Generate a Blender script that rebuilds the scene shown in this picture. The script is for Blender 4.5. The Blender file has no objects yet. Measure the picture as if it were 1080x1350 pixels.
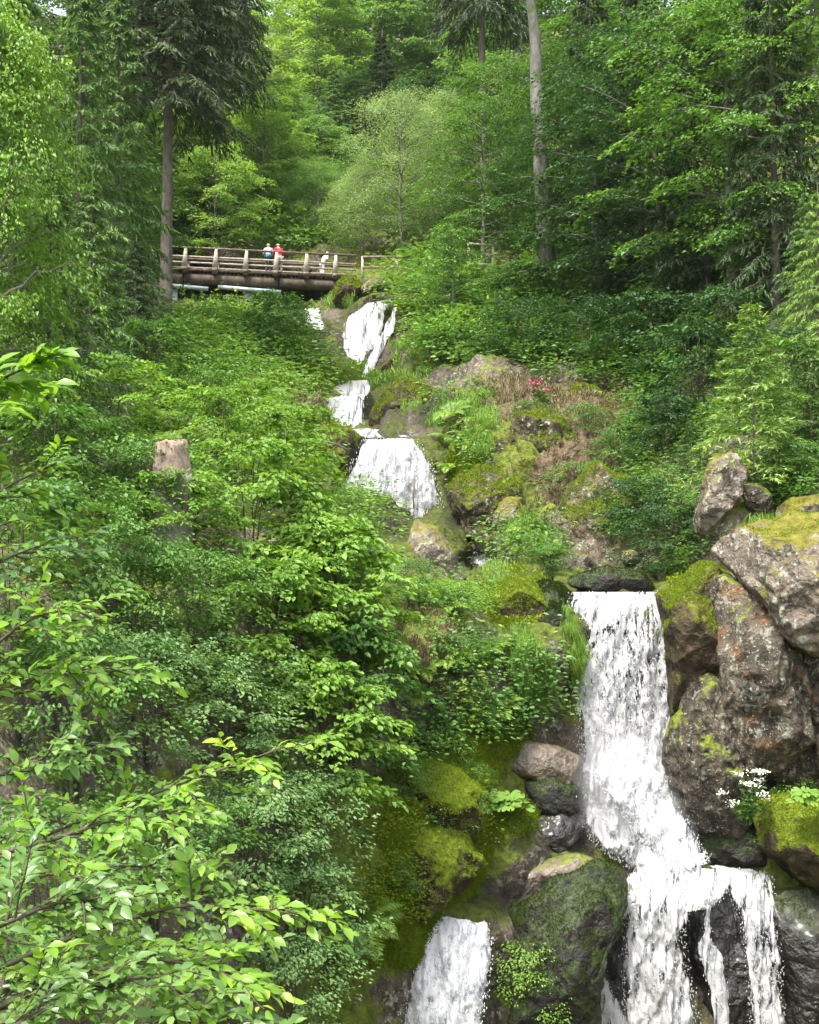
import bpy, bmesh, math, random
import numpy as np
from math import radians as RAD, pi as PI
from mathutils import Vector
S = bpy.context.scene
HAZE = .00012
COL = S.collection
# ------------------------------------------------------------------ camera, sky, sun, exposure
F = 1630.0; PITCH = RAD(4.0); CW, CH = 1080.0, 1350.0; CAMZ = 12.0
cd = bpy.data.cameras.new('camera'); cam = bpy.data.objects.new('camera', cd); COL.objects.link(cam)
cd.sensor_fit = 'VERTICAL'; cd.sensor_height = 24; cd.sensor_width = 24; cd.lens = 24*F/CH
cd.clip_start = 0.1; cd.clip_end = 2000
cam.location = (0, 0, CAMZ); cam.rotation_euler = (PI/2+PITCH, 0, 0)
S.camera = cam
SUN_EL, SUN_AZ = 62, 215          # azimuth measured clockwise from +Y (the view direction)
W = bpy.data.worlds.new('World'); S.world = W; W.use_nodes = True
nt = W.node_tree; bg = nt.nodes['Background']; sk = nt.nodes.new('ShaderNodeTexSky')
sk.sky_type = 'NISHITA'; sk.sun_disc = False; sk.sun_elevation = RAD(SUN_EL); sk.sun_rotation = RAD(SUN_AZ)
sk.dust_density = 4.0; sk.air_density = 1.0; sk.ozone_density = 1.0
hs = nt.nodes.new('ShaderNodeHueSaturation'); hs.inputs['Saturation'].default_value = .4   # a bright, thinly overcast sky
nt.links.new(sk.outputs[0], hs.inputs['Color']); nt.links.new(hs.outputs[0], bg.inputs[0]); bg.inputs[1].default_value = 0.11
sl = bpy.data.lights.new('sun', 'SUN'); sl.energy = 1.5; sl.angle = RAD(10); sl.color = (1, .96, .88)
so = bpy.data.objects.new('sun', sl); COL.objects.link(so); so.location = (0, 0, 80)
sd = Vector((math.sin(RAD(SUN_AZ))*math.cos(RAD(SUN_EL)), math.cos(RAD(SUN_AZ))*math.cos(RAD(SUN_EL)), math.sin(RAD(SUN_EL))))
so.rotation_euler = sd.to_track_quat('Z', 'Y').to_euler()
S.view_settings.view_transform = 'Standard'; S.view_settings.look = 'None'
S.view_settings.exposure = 2.17; S.view_settings.gamma = 1
S.render.engine = 'CYCLES'
S.cycles.max_bounces = 7; S.cycles.diffuse_bounces = 4; S.cycles.transmission_bounces = 4
S.cycles.glossy_bounces = 2; S.cycles.transparent_max_bounces = 12
S.cycles.caustics_reflective = False; S.cycles.caustics_refractive = False

# ------------------------------------------------------------------ numeric helpers
def at(px, py, D):
    "world point at forward distance D seen in the photograph's pixel (px, py)"
    px = np.asarray(px, float); py = np.asarray(py, float); D = np.asarray(D, float)
    X = (px-CW/2)/F; Z = -(py-CH/2)/F
    y = math.cos(PITCH)-Z*math.sin(PITCH); z = math.sin(PITCH)+Z*math.cos(PITCH)
    k = D/y
    return np.stack(np.broadcast_arrays(X*k, D, z*k+CAMZ), -1)
def mpp(D): return D/F        # metres per photo pixel
def _h(i, j, k, s):
    n = (i*374761393+j*668265263+k*2147483647+s*974634777) & 0xffffffff
    n = ((n ^ (n >> 13))*1274126177) & 0xffffffff
    return ((n ^ (n >> 16)) & 0xffff)/65535.0
def vnoise(P, s=0):
    P = np.asarray(P, float); I = np.floor(P).astype(np.int64); f = P-I; f = f*f*(3-2*f)
    r = 0
    for a in (0, 1):
        for b in (0, 1):
            for c in (0, 1):
                w = (f[..., 0] if a else 1-f[..., 0])*(f[..., 1] if b else 1-f[..., 1])*(f[..., 2] if c else 1-f[..., 2])
                r = r+w*_h(I[..., 0]+a, I[..., 1]+b, I[..., 2]+c, s)
    return r*2-1
def fbm(P, o=4, s=0, g=.5):
    P = np.asarray(P, float); a, r = 1., 0
    for k in range(o): r = r+a*vnoise(P*(2.03**k)+k*17.3, s+k); a *= g
    return r
def nrm(v): return v/np.maximum(np.linalg.norm(v, axis=-1, keepdims=True), 1e-9)

class MB:
    def __init__(s): s.V = []; s.Fs = []; s.n = 0
    def add(s, V, Fc):
        V = np.asarray(V, float).reshape(-1, 3)
        for f in (Fc if isinstance(Fc, list) else [Fc]):
            f = np.asarray(f, np.int64)
            if len(f): s.Fs.append(f+s.n)
        s.V.append(V); s.n += len(V); return s
    def tube(s, pts, rad, n=6, cap=True):
        P = np.asarray(pts, float); m = len(P); rad = np.broadcast_to(np.asarray(rad, float), (m,))
        T = nrm(np.gradient(P, axis=0)); ref = np.array([0, 0, 1.]) if abs(T[0][2]) < .9 else np.array([1., 0, 0])
        A = nrm(np.cross(T, ref)); B = np.cross(T, A); a = np.arange(n)*2*PI/n
        V = P[:, None]+rad[:, None, None]*(np.cos(a)[None, :, None]*A[:, None]+np.sin(a)[None, :, None]*B[:, None])
        i = np.arange(m-1)[:, None]*n; j = np.arange(n)[None]; k = (j+1) % n
        Fq = np.stack([i+j, i+k, i+n+k, i+n+j], -1).reshape(-1, 4)
        s.add(V, Fq)
        if cap:
            s.Fs.append(np.arange(n)[None, ::-1]+s.n-n*m); s.Fs.append(np.arange(n)[None]+s.n-n)
        return s
    def box(s, c, d, rz=0, tp=1, ax=None):
        "box centred at c with sizes d, optionally in axes ax; tp narrows the top"
        c = np.asarray(c, float); d = np.asarray(d, float)/2
        Q = np.array([[x, y, z] for z in (-1, 1) for x, y in ((-1, -1), (1, -1), (1, 1), (-1, 1))], float)
        Q[4:, :2] *= tp; Q *= d
        if ax is None: ax = np.array([[math.cos(rz), math.sin(rz), 0], [-math.sin(rz), math.cos(rz), 0], [0, 0, 1]])
        s.add(Q@np.asarray(ax)+c, np.array([[3, 2, 1, 0], [4, 5, 6, 7], [0, 1, 5, 4], [1, 2, 6, 5], [2, 3, 7, 6], [3, 0, 4, 7]])); return s
    def bar(s, a, b, w, h):
        a = np.asarray(a, float); b = np.asarray(b, float); L = np.linalg.norm(b-a); x = (b-a)/L
        z = np.array([0, 0, 1.]) if abs(x[2]) < .95 else np.array([0, 1., 0]); y = nrm(np.cross(z, x)); z = np.cross(x, y)
        return s.box((a+b)/2, (L, w, h), ax=[x, y, z])
    def build(s, name, mat, parent=None, smooth=False):
        V = np.concatenate(s.V); me = bpy.data.meshes.new(name)
        me.vertices.add(len(V)); me.vertices.foreach_set('co', V.astype(np.float32).ravel())
        tot = np.concatenate([np.full(len(f), f.shape[1]) for f in s.Fs]); lp = np.concatenate([f.ravel() for f in s.Fs])
        me.loops.add(len(lp)); me.loops.foreach_set('vertex_index', lp.astype(np.int32))
        me.polygons.add(len(tot)); me.polygons.foreach_set('loop_start', (np.cumsum(tot)-tot).astype(np.int32))
        me.polygons.foreach_set('loop_total', tot.astype(np.int32))
        if smooth: me.polygons.foreach_set('use_smooth', np.ones(len(tot), bool))
        me.update(calc_edges=True)
        if mat: me.materials.append(mat)
        o = bpy.data.objects.new(name, me); COL.objects.link(o)
        if parent: o.parent = parent
        return o
def tag(o, label=None, cat=None, group=None, kind=None):
    for k, v in (('label', label), ('category', cat), ('group', group), ('kind', kind)):
        if v: o[k] = v
    return o
def empty(name, loc=(0, 0, 0), rz=0):
    o = bpy.data.objects.new(name, None); COL.objects.link(o); o.location = loc; o.rotation_euler = (0, 0, rz)
    o.empty_display_size = .2; return o
def copy_tree(o, parent=None):
    c = o.copy(); COL.objects.link(c); c.parent = parent
    for ch in [x for x in KIDS.get(o.name, [])]: copy_tree(ch, c)
    return c
KIDS = {}
def reg(root): KIDS[root.name] = [o for o in COL.objects if o.parent == root]; return root

# ------------------------------------------------------------------ materials
def mat(name):
    m = bpy.data.materials.new(name); m.use_nodes = True; t = m.node_tree
    return m, t, t.nodes, t.links, t.nodes['Principled BSDF']
def N_(nodes, typ, **kw):
    n = nodes.new(typ)
    for k, v in kw.items():
        if k in n.inputs.keys(): n.inputs[k].default_value = v
        else: setattr(n, k, v)
    return n
def ramp(nodes, links, src, stops):
    r = nodes.new('ShaderNodeValToRGB'); e = r.color_ramp.elements
    while len(e) < len(stops): e.new(.5)
    for q, (p, c) in zip(e, stops):
        q.position = p; q.color = (*c, 1) if hasattr(c, '__len__') else (c, c, c, 1)
    links.new(src, r.inputs[0]); return r.outputs[0]
def mixc(nodes, links, f, a, b, mode='MIX'):
    m = nodes.new('ShaderNodeMix'); m.data_type = 'RGBA'; m.blend_type = mode
    for s_, v in ((m.inputs[0], f), (m.inputs[6], a), (m.inputs[7], b)):
        if hasattr(v, 'default_value') or isinstance(v, bpy.types.NodeSocket): links.new(v, s_)
        elif hasattr(v, '__len__'): s_.default_value = (*v, 1)
        else: s_.default_value = v
    return m.outputs[2]
def leafmat(name, c1, c2, trans=.35, rough=.45, c3=None, spec=.35, tr=(1.5, 1.5, .6)):
    m, t, n, l, b = mat(name)
    g = n.new('ShaderNodeNewGeometry'); tc = n.new('ShaderNodeTexCoord')
    no = N_(n, 'ShaderNodeTexNoise', Scale=.6, Detail=2.); l.new(tc.outputs['Object'], no.inputs['Vector'])
    ad = N_(n, 'ShaderNodeMath', operation='MULTIPLY_ADD'); l.new(g.outputs['Random Per Island'], ad.inputs[0]); ad.inputs[1].default_value = .55
    s2 = N_(n, 'ShaderNodeMath', operation='MULTIPLY_ADD'); l.new(no.outputs[0], s2.inputs[0]); s2.inputs[1].default_value = 1.6; s2.inputs[2].default_value = -.57
    l.new(s2.outputs[0], ad.inputs[2])
    st = [(0, c1), (1, c2)] if c3 is None else [(0, c1), (.8, c2), (1, c3)]
    col = ramp(n, l, ad.outputs[0], st)
    l.new(col, b.inputs['Base Color']); b.inputs['Roughness'].default_value = rough
    b.inputs['Specular IOR Level'].default_value = spec
    tl = n.new('ShaderNodeBsdfTranslucent'); l.new(mixc(n, l, 1., col, tr, 'MULTIPLY'), tl.inputs[0])
    mx = n.new('ShaderNodeMixShader'); mx.inputs[0].default_value = trans
    l.new(b.outputs[0], mx.inputs[1]); l.new(tl.outputs[0], mx.inputs[2])
    l.new(mx.outputs[0], n['Material Output'].inputs[0]); return m
def barkmat(name, c1, c2, sc=6, moss=0.):
    m, t, n, l, b = mat(name); tc = n.new('ShaderNodeTexCoord')
    mp = n.new('ShaderNodeMapping'); mp.inputs['Scale'].default_value = (1, 1, .35); l.new(tc.outputs['Object'], mp.inputs[0])
    no = N_(n, 'ShaderNodeTexNoise', Scale=float(sc), Detail=6., Roughness=.65); l.new(mp.outputs[0], no.inputs['Vector'])
    col = ramp(n, l, no.outputs[0], [(.3, c1), (.7, c2)])
    if moss:
        n2 = N_(n, 'ShaderNodeTexNoise', Scale=1.3, Detail=4.); l.new(tc.outputs['Object'], n2.inputs['Vector'])
        col = mixc(n, l, ramp(n, l, n2.outputs[0], [(.62-moss*.2, 0.), (.75-moss*.2, 1.)]), col, (.07, .10, .02))
    l.new(col, b.inputs['Base Color']); b.inputs['Roughness'].default_value = .9
    bu = N_(n, 'ShaderNodeBump', Strength=.7, Distance=.03); l.new(no.outputs[0], bu.inputs['Height']); l.new(bu.outputs[0], b.inputs['Normal'])
    return m
def rockmat(name, ca, cb, moss=.5, mossc=((.05, .075, .01), (.19, .22, .02)), lich=.0, lichc=(.42, .42, .36), orange=0., rough=.75, sc=1., attr=False, wet=0., crk=.3):
    m, t, n, l, b = mat(name); tc = n.new('ShaderNodeTexCoord'); g = n.new('ShaderNodeNewGeometry')
    P = g.outputs['Position']
    def noise(s_, d=6., r=.6, dist=0.):
        q = N_(n, 'ShaderNodeTexNoise', Scale=float(s_*sc), Detail=float(d), Roughness=r, Distortion=dist); l.new(P, q.inputs['Vector']); return q.outputs[0]
    n1 = noise(1.3, 8, .68, .4); n2 = noise(6, 5); n3 = noise(.9, 4); n4 = noise(22, 3)
    col = mixc(n, l, n1, ca, cb); col = ramp(n, l, n1, [(.32, ca), (.5, tuple((x+y)/2 for x, y in zip(ca, cb))), (.68, cb)])
    ms = n.new('ShaderNodeMapping'); ms.inputs['Scale'].default_value = (3.5*sc, 3.5*sc, .5*sc); l.new(P, ms.inputs[0])
    q5 = N_(n, 'ShaderNodeTexNoise', Scale=1., Detail=5., Roughness=.65, Distortion=.5); l.new(ms.outputs[0], q5.inputs['Vector'])
    col = mixc(n, l, ramp(n, l, q5.outputs[0], [(.50, 0.), (.62, .75)]), col, tuple(x*.35 for x in ca))
    vo = N_(n, 'ShaderNodeTexVoronoi', Scale=.7*sc, feature='DISTANCE_TO_EDGE')
    dv = n.new('ShaderNodeVectorMath'); dv.operation = 'ADD'; q = N_(n, 'ShaderNodeTexNoise', Scale=1.7*sc, Detail=3.); l.new(P, q.inputs['Vector'])
    l.new(P, dv.inputs[0]); l.new(q.outputs[1], dv.inputs[1]); l.new(dv.outputs[0], vo.inputs['Vector'])
    crack = ramp(n, l, vo.outputs[0], [(0., 0.), (.035, 1.)])
    if orange:
        col = mixc(n, l, ramp(n, l, noise(1.1, 6, .68, .6), [(.64-orange*.2, 0.), (.74-orange*.2, .8)]), col, (.19, .10, .045))
    if lich:
        lv = N_(n, 'ShaderNodeTexVoronoi', Scale=9*sc); l.new(dv.outputs[0], lv.inputs['Vector'])
        k1 = ramp(n, l, n2, [(.62-lich*.2, 0.), (.70-lich*.2, .8)]); col = mixc(n, l, k1, col, lichc)
        k2 = ramp(n, l, n4, [(.62, 0.), (.68, .6)]); col = mixc(n, l, k2, col, (.5, .5, .43))
    sx = n.new('ShaderNodeSeparateXYZ'); l.new(g.outputs['Normal'], sx.inputs[0])
    up = N_(n, 'ShaderNodeMath', operation='MULTIPLY_ADD'); l.new(sx.outputs[2], up.inputs[0]); up.inputs[1].default_value = .28; l.new(n3, up.inputs[2])
    up2 = N_(n, 'ShaderNodeMath', operation='MULTIPLY_ADD'); l.new(n2, up2.inputs[0]); up2.inputs[1].default_value = .35; l.new(up.outputs[0], up2.inputs[2])
    src = up2.outputs[0]
    mc = ramp(n, l, n2, [(.3, mossc[0]), (.7, mossc[1])])
    if attr:
        at_ = n.new('ShaderNodeAttribute'); at_.attribute_name = 'cover'; s3 = n.new('ShaderNodeSeparateColor'); l.new(at_.outputs['Color'], s3.inputs[0])
        ad = N_(n, 'ShaderNodeMath', operation='MULTIPLY_ADD'); l.new(s3.outputs[0], ad.inputs[0]); ad.inputs[1].default_value = .75; l.new(src, ad.inputs[2]); src = ad.outputs[0]
        dr = N_(n, 'ShaderNodeMath', operation='MULTIPLY_ADD'); l.new(s3.outputs[1], dr.inputs[0]); dr.inputs[1].default_value = .6; l.new(n1, dr.inputs[2])
        col = mixc(n, l, ramp(n, l, dr.outputs[0], [(.62, 0.), (.8, 1.)]), col, ramp(n, l, n2, [(.35, (.05, .033, .018)), (.65, (.17, .125, .07))]))
    col = mixc(n, l, ramp(n, l, src, [(1.0-moss*.5, 0.), (1.12-moss*.5, 1.)]), col, mc)
    if attr: # darkens wet rock beside the falls and recesses where shade is painted in
        we = N_(n, 'ShaderNodeMath', operation='MULTIPLY'); l.new(s3.outputs[2], we.inputs[0]); we.inputs[1].default_value = .92
        col = mixc(n, l, we.outputs[0], col, ramp(n, l, n2, [(.35, (.003, .003, .0025)), (.6, (.012, .010, .007)), (.75, (.014, .022, .004))]))
    col = mixc(n, l, crack, mixc(n, l, crk, col, (.012, .01, .008)), col)
    l.new(col, b.inputs['Base Color']); b.inputs['Roughness'].default_value = rough; b.inputs['Specular IOR Level'].default_value = .25 if not wet else .5
    if wet: b.inputs['Coat Weight'].default_value = wet; b.inputs['Coat Roughness'].default_value = .25
    h = N_(n, 'ShaderNodeMath', operation='MULTIPLY_ADD'); l.new(n4, h.inputs[0]); h.inputs[1].default_value = .35; l.new(n2, h.inputs[2])
    fv = N_(n, 'ShaderNodeTexVoronoi', Scale=2.6*sc); fv.distance = 'MANHATTAN'; l.new(dv.outputs[0], fv.inputs['Vector'])
    h3 = N_(n, 'ShaderNodeMath', operation='MULTIPLY_ADD'); l.new(fv.outputs['Distance'], h3.inputs[0]); h3.inputs[1].default_value = .55; l.new(h.outputs[0], h3.inputs[2]); h = h3
    h2 = N_(n, 'ShaderNodeMath', operation='MULTIPLY_ADD'); l.new(crack, h2.inputs[0]); h2.inputs[1].default_value = .5*crk; l.new(h.outputs[0], h2.inputs[2])
    bu = N_(n, 'ShaderNodeBump', Strength=.8, Distance=.12/sc); l.new(h2.outputs[0], bu.inputs['Height']); l.new(bu.outputs[0], b.inputs['Normal'])
    return m
def plain(name, c, rough=.7, var=.25, sc=8):
    m, t, n, l, b = mat(name); tc = n.new('ShaderNodeTexCoord')
    no = N_(n, 'ShaderNodeTexNoise', Scale=float(sc), Detail=5.); l.new(tc.outputs['Object'], no.inputs['Vector'])
    l.new(ramp(n, l, no.outputs[0], [(.3, tuple(x*(1-var) for x in c)), (.7, tuple(min(1, x*(1+var)) for x in c))]), b.inputs['Base Color'])
    b.inputs['Roughness'].default_value = rough; return m
def watermat(name, thr=.45, su=9., sv=2.2, soft=.12, wh=.60):
    m, t, n, l, b = mat(name); uv = n.new('ShaderNodeAttribute'); uv.attribute_name = 'flow'
    def nz(a, c, det=4, o=0.):
        mp = n.new('ShaderNodeMapping'); mp.inputs['Scale'].default_value = (a, c, 1); mp.inputs['Location'].default_value = (o, o, o); l.new(uv.outputs['Vector'], mp.inputs[0])
        q = N_(n, 'ShaderNodeTexNoise', Scale=1., Detail=float(det), Roughness=.6, Distortion=.3); l.new(mp.outputs[0], q.inputs['Vector']); return q.outputs[0]
    a = nz(su, sv); c = nz(su*2.2, sv*2.4, 3, 7.); e = nz(1.2, .35, 2, 3.)
    s1 = N_(n, 'ShaderNodeMath', operation='MULTIPLY_ADD'); l.new(c, s1.inputs[0]); s1.inputs[1].default_value = .6; l.new(a, s1.inputs[2])
    s2 = N_(n, 'ShaderNodeMath', operation='MULTIPLY_ADD'); l.new(e, s2.inputs[0]); s2.inputs[1].default_value = .5; l.new(s1.outputs[0], s2.inputs[2])
    ed = n.new('ShaderNodeSeparateXYZ'); l.new(uv.outputs['Vector'], ed.inputs[0])
    s3 = N_(n, 'ShaderNodeMath', operation='SUBTRACT'); l.new(s2.outputs[0], s3.inputs[0]); l.new(ed.outputs[2], s3.inputs[1])
    al = ramp(n, l, s3.outputs[0], [(thr*2.1-soft, 0.), (thr*2.1+soft, 1.)])
    cl = ramp(n, l, s2.outputs[0], [(.74, (wh*.55, wh*.60, wh*.68)), (.93, (wh*.72, wh*.76, wh*.8)), (1.0, (wh, wh, wh*1.01))])  # grey-blue stops paint shadow tones into the white water
    l.new(cl, b.inputs['Base Color']); b.inputs['Roughness'].default_value = .35; b.inputs['Specular IOR Level'].default_value = .4
    tl = n.new('ShaderNodeBsdfTranslucent'); tl.inputs[0].default_value = (wh, wh*1.02, wh*1.04, 1)
    m1 = n.new('ShaderNodeMixShader'); m1.inputs[0].default_value = .35; l.new(b.outputs[0], m1.inputs[1]); l.new(tl.outputs[0], m1.inputs[2])
    tr = n.new('ShaderNodeBsdfTransparent'); m2 = n.new('ShaderNodeMixShader')
    l.new(al, m2.inputs[0]); l.new(tr.outputs[0], m2.inputs[1]); l.new(m1.outputs[0], m2.inputs[2])
    l.new(m2.outputs[0], n['Material Output'].inputs[0])
    bu = N_(n, 'ShaderNodeBump', Strength=.35, Distance=.04); l.new(s1.outputs[0], bu.inputs['Height']); l.new(bu.outputs[0], b.inputs['Normal'])
    return m

L_bright = leafmat('leaf_bright', (.095, .20, .03), (.235, .385, .065), .36)
L_mid = leafmat('leaf_mid', (.045, .125, .025), (.155, .285, .055), .3)
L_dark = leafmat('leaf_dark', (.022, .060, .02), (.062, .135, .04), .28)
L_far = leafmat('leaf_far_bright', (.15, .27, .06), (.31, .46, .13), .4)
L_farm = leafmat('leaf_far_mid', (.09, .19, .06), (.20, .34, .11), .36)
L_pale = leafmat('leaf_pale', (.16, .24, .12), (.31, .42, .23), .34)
L_blue = leafmat('leaf_blue', (.07, .155, .05), (.21, .335, .11), .28)
L_spru = leafmat('needle_green', (.05, .11, .035), (.15, .26, .065), .2, .6, (.27, .39, .10))
L_tip = leafmat('needle_light', (.10, .19, .045), (.26, .38, .085), .22, .6, (.34, .46, .12))
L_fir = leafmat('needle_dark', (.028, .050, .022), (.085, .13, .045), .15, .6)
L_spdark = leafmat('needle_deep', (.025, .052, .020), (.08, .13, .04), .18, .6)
L_fore = leafmat('leaf_fore', (.085, .20, .03), (.24, .40, .05), .45, .38, (.42, .54, .05), .5)
L_fore2 = leafmat('leaf_fore_pale', (.08, .17, .05), (.21, .34, .08), .36, .35, None, .6)
L_fern = leafmat('fern_green', (.10, .20, .03), (.25, .38, .05), .32)
L_grass = leafmat('grass_green', (.08, .17, .02), (.21, .34, .05), .3)
L_dry = leafmat('grass_dry', (.09, .065, .028), (.22, .18, .08), .2, .7, (.12, .17, .04), tr=(1, 1, 1))
L_herb = leafmat('herb_green', (.055, .14, .03), (.17, .31, .065), .3, c3=(.28, .40, .06))
L_moss = leafmat('moss_green', (.085, .135, .008), (.225, .30, .02), .2, .9, spec=.1)
L_mossd = leafmat('moss_dark', (.012, .025, .004), (.05, .08, .010), .15, .9, spec=.1)
B_grey = barkmat('bark_grey', (.10, .09, .075), (.26, .235, .20), 5, .3)
B_pale = barkmat('bark_pale', (.075, .068, .056), (.23, .215, .185), 6, .5)
B_brown = barkmat('bark_brown', (.06, .048, .036), (.18, .15, .12), 6)
B_dark = barkmat('bark_dark', (.025, .02, .015), (.07, .055, .04), 6)
B_twig = barkmat('bark_twig', (.04, .035, .025), (.10, .08, .05), 12)

# ------------------------------------------------------------------ terrain (one sheet of hillside and stream bed)
CTRL = np.array([
 # left slope
 (-900,-200,40),(-900,500,16),(-900,1350,8),(-400,-200,48),(-400,300,26),(-400,700,14),(-400,1350,9),(-400,2200,4),
 (0,0,62),(0,150,50),(0,300,36),(0,450,27),(0,600,21),(0,800,15),(0,1000,12.5),(0,1350,10),(0,1700,8),
 (130,0,82),(130,200,58),(130,350,46),(130,450,38),(130,600,25),(130,800,17.5),(130,1000,15),(130,1350,12),
 (218,440,45),(210,500,37),(210,620,24),(210,760,19.5),(300,0,120),(300,200,80),(300,300,70),(300,345,64),(300,392,67),(300,410,58),(200,345,67),(235,360,67),(240,392,66),(240,410,55),(360,392,67),(350,410,58),(300,450,50),(300,500,43),(300,600,31),(300,700,24),(300,850,19.5),(300,1000,17.8),(300,1200,16),(300,1350,15),
 (400,0,130),(400,200,95),(400,300,78),(400,350,66),(400,392,66),(400,408,58),(440,390,64),(400,460,52),(400,520,46),(400,580,39),(400,660,32),(400,750,24.5),(400,900,21),(400,1050,19.5),(400,1200,18),(400,1350,17),
 # stream line from the top
 (480,385,60),(500,398,57),(470,500,54.5),(520,430,56),(540,500,50),(450,520,49.5),(450,565,48),(520,520,49),(500,573,46),(510,577,40.2),(540,577,40.2),(520,640,39.4),(550,690,38.8),(460,660,38.6),(620,735,38),(590,650,39.5),(640,755,36.5),(650,775,29),(700,778,29),(560,720,30),(600,800,25),(520,800,24.5),
 (440,620,39),(480,700,30),(480,800,24.5),(520,900,22.8),(600,900,23.6),(700,850,24.8),(690,930,24.8),(740,800,26.2),(740,900,26),
 (760,782,26.4),(870,782,26.4),(815,780,26.6),(815,850,26.4),(820,930,26.3),(825,1000,26.1),(760,995,25.6),(900,800,26.6),(900,950,26.2),(900,1050,25.2),
 (700,1000,25),(700,1060,24.3),(760,1060,25),(850,1060,25.4),(850,1130,24.3),(700,1130,23.2),(780,1130,24.2),(930,1130,24.2),(930,1160,23.6),(620,1190,22.3),(690,1180,22.8),(600,1050,22.6),(520,1000,21.8),(520,1100,20.9),(560,1150,21.2),
 (610,1207,21.6),(640,1215,21.7),(590,1350,20.9),(500,1250,19.8),(450,1350,18.6),(520,1350,20),(680,1250,22.3),(680,1350,21.6),(800,1200,23.2),(800,1350,22.5),(900,1200,23.2),(900,1350,22.6),(1000,1150,23.7),(1000,1350,22.8),(1080,1200,23),(1080,1350,22.2),
 (590,1700,19),(900,1700,20),(300,1700,11),(1080,1700,18),(540,2400,7),(1000,2400,7),(200,2400,5),
 # right bank
 (980,1000,24.6),(1080,1000,24),(960,850,25.4),(1080,800,24.5),(900,770,28),(960,720,27.5),(950,640,29.5),(1080,660,26.5),(1080,600,29),(1000,600,30.5),(900,650,33),(870,770,30),(800,770,31.5),(730,770,31.5),(800,700,34),(700,700,35.5),(640,680,37.5),
 (600,590,41),(620,530,44),(700,600,39.5),(700,530,43),(760,510,44),(830,530,43.5),(850,620,37.5),(900,560,38),(1000,520,34.5),(1080,480,35),(640,490,47),(580,450,51),(560,520,47),(640,420,54),(720,390,53),(800,450,49),(900,450,44),(720,340,58),(560,380,60),(540,350,64),(620,345,64),
 (800,350,58),(900,300,57),(1000,300,50),(1080,300,46),(700,200,84),(560,200,90),(540,60,130),(700,50,115),(900,50,90),(1080,50,70),(1500,0,60),(1500,600,24),(1500,1000,18),(1500,1350,15),(2000,0,50),(2000,700,16),(2000,1350,9),(1500,2200,5),(300,60,128),(420,60,135),
], float)
_sc = 1/300.
_X = CTRL[:, :2]*_sc
_A = np.linalg.norm(_X[:, None]-_X[None], axis=-1)+np.eye(len(_X))*-2e-3
_w = np.linalg.solve(np.block([[_A, np.ones((len(_X), 1))], [np.ones((1, len(_X))), np.zeros((1, 1))]]), np.append(np.log(CTRL[:, 2]), 0))
def Dg(px, py):
    q = np.stack(np.broadcast_arrays(np.asarray(px, float), np.asarray(py, float)), -1)*_sc
    sh = q.shape[:-1]; q = q.reshape(-1, 2); out = np.empty(len(q))
    for i in range(0, len(q), 40000):
        out[i:i+40000] = np.linalg.norm(q[i:i+40000, None]-_X[None], axis=-1)@_w[:-1]+_w[-1]
    return np.exp(np.clip(out, math.log(3), math.log(190))).reshape(sh)
def ground(px, py): return at(px, py, Dg(px, py))
def blobs(px, py, L):
    r = 0
    for (x, y, rx, ry, a) in L: r = np.maximum(r, a*np.exp(-((px-x)/rx)**2-((py-y)/ry)**2))
    return r
MOSS = [(690,1110,30,30,-.4),(520,1240,60,50,.9),(560,1160,60,30,1),(600,1000,50,30,.7),(470,1100,60,60,.8),(660,1090,40,40,.5),(560,1120,90,70,1),(590,1050,60,40,1),(480,1180,80,70,1),(700,800,45,35,1),(650,980,40,40,.9),(440,590,40,50,.9),(440,1300,60,60,.8),(620,640,50,80,.9),(680,640,40,60,.6),(420,500,50,30,.6),(900,800,40,30,.9),(880,850,20,60,.9),(480,380,40,25,.8),(1050,1100,60,70,1),(560,830,50,50,.5),(740,880,15,70,.9),(500,495,60,10,.9)]
DRY = [(610,640,40,40,.6),(760,620,90,80,.9),(690,590,80,60,.7),(700,560,110,45,.9),(780,540,80,40,.8),(640,600,70,50,.5),(720,660,90,50,.5),(540,1050,40,30,.6),(560,880,50,60,.8),(640,700,40,30,.5),(540,960,40,40,.7),(840,700,60,40,.6),(720,460,60,40,.6),(380,540,50,30,.5),(260,700,60,80,.6),(560,430,30,40,.6)]
WET_SHADE = [(600,690,30,30,1),(575,548,45,30,1),(612,620,28,80,1),(575,480,30,40,.7),(620,745,60,20,1),(815,890,85,130,1),(670,1180,70,35,.9),(740,1090,80,60,.9),(930,1250,150,130,1),(600,1290,70,80,1),(600,650,25,90,1),(500,540,60,35,1),(520,640,80,90,1),(480,450,50,60,1),(400,440,40,30,.9),(760,790,130,25,.9),(730,1200,80,60,.8),(905,950,30,120,1),(640,750,60,25,1),(1060,1260,70,120,1),(330,378,130,14,1),(700,940,60,30,.6)]  # wet rock, plus painted shade under the bridge and the undercut bank
CRAG = [(560,550,50,30,.5),(440,600,40,40,.4),(690,900,40,70,.3),(720,1100,60,60,.5),(640,600,50,50,.8),(720,600,120,80,1),(700,700,80,60,1),(790,640,70,90,.9),(570,900,80,90,.35),(560,1100,80,90,.35),(380,540,60,40,.5)]
GS_ = {}
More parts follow.
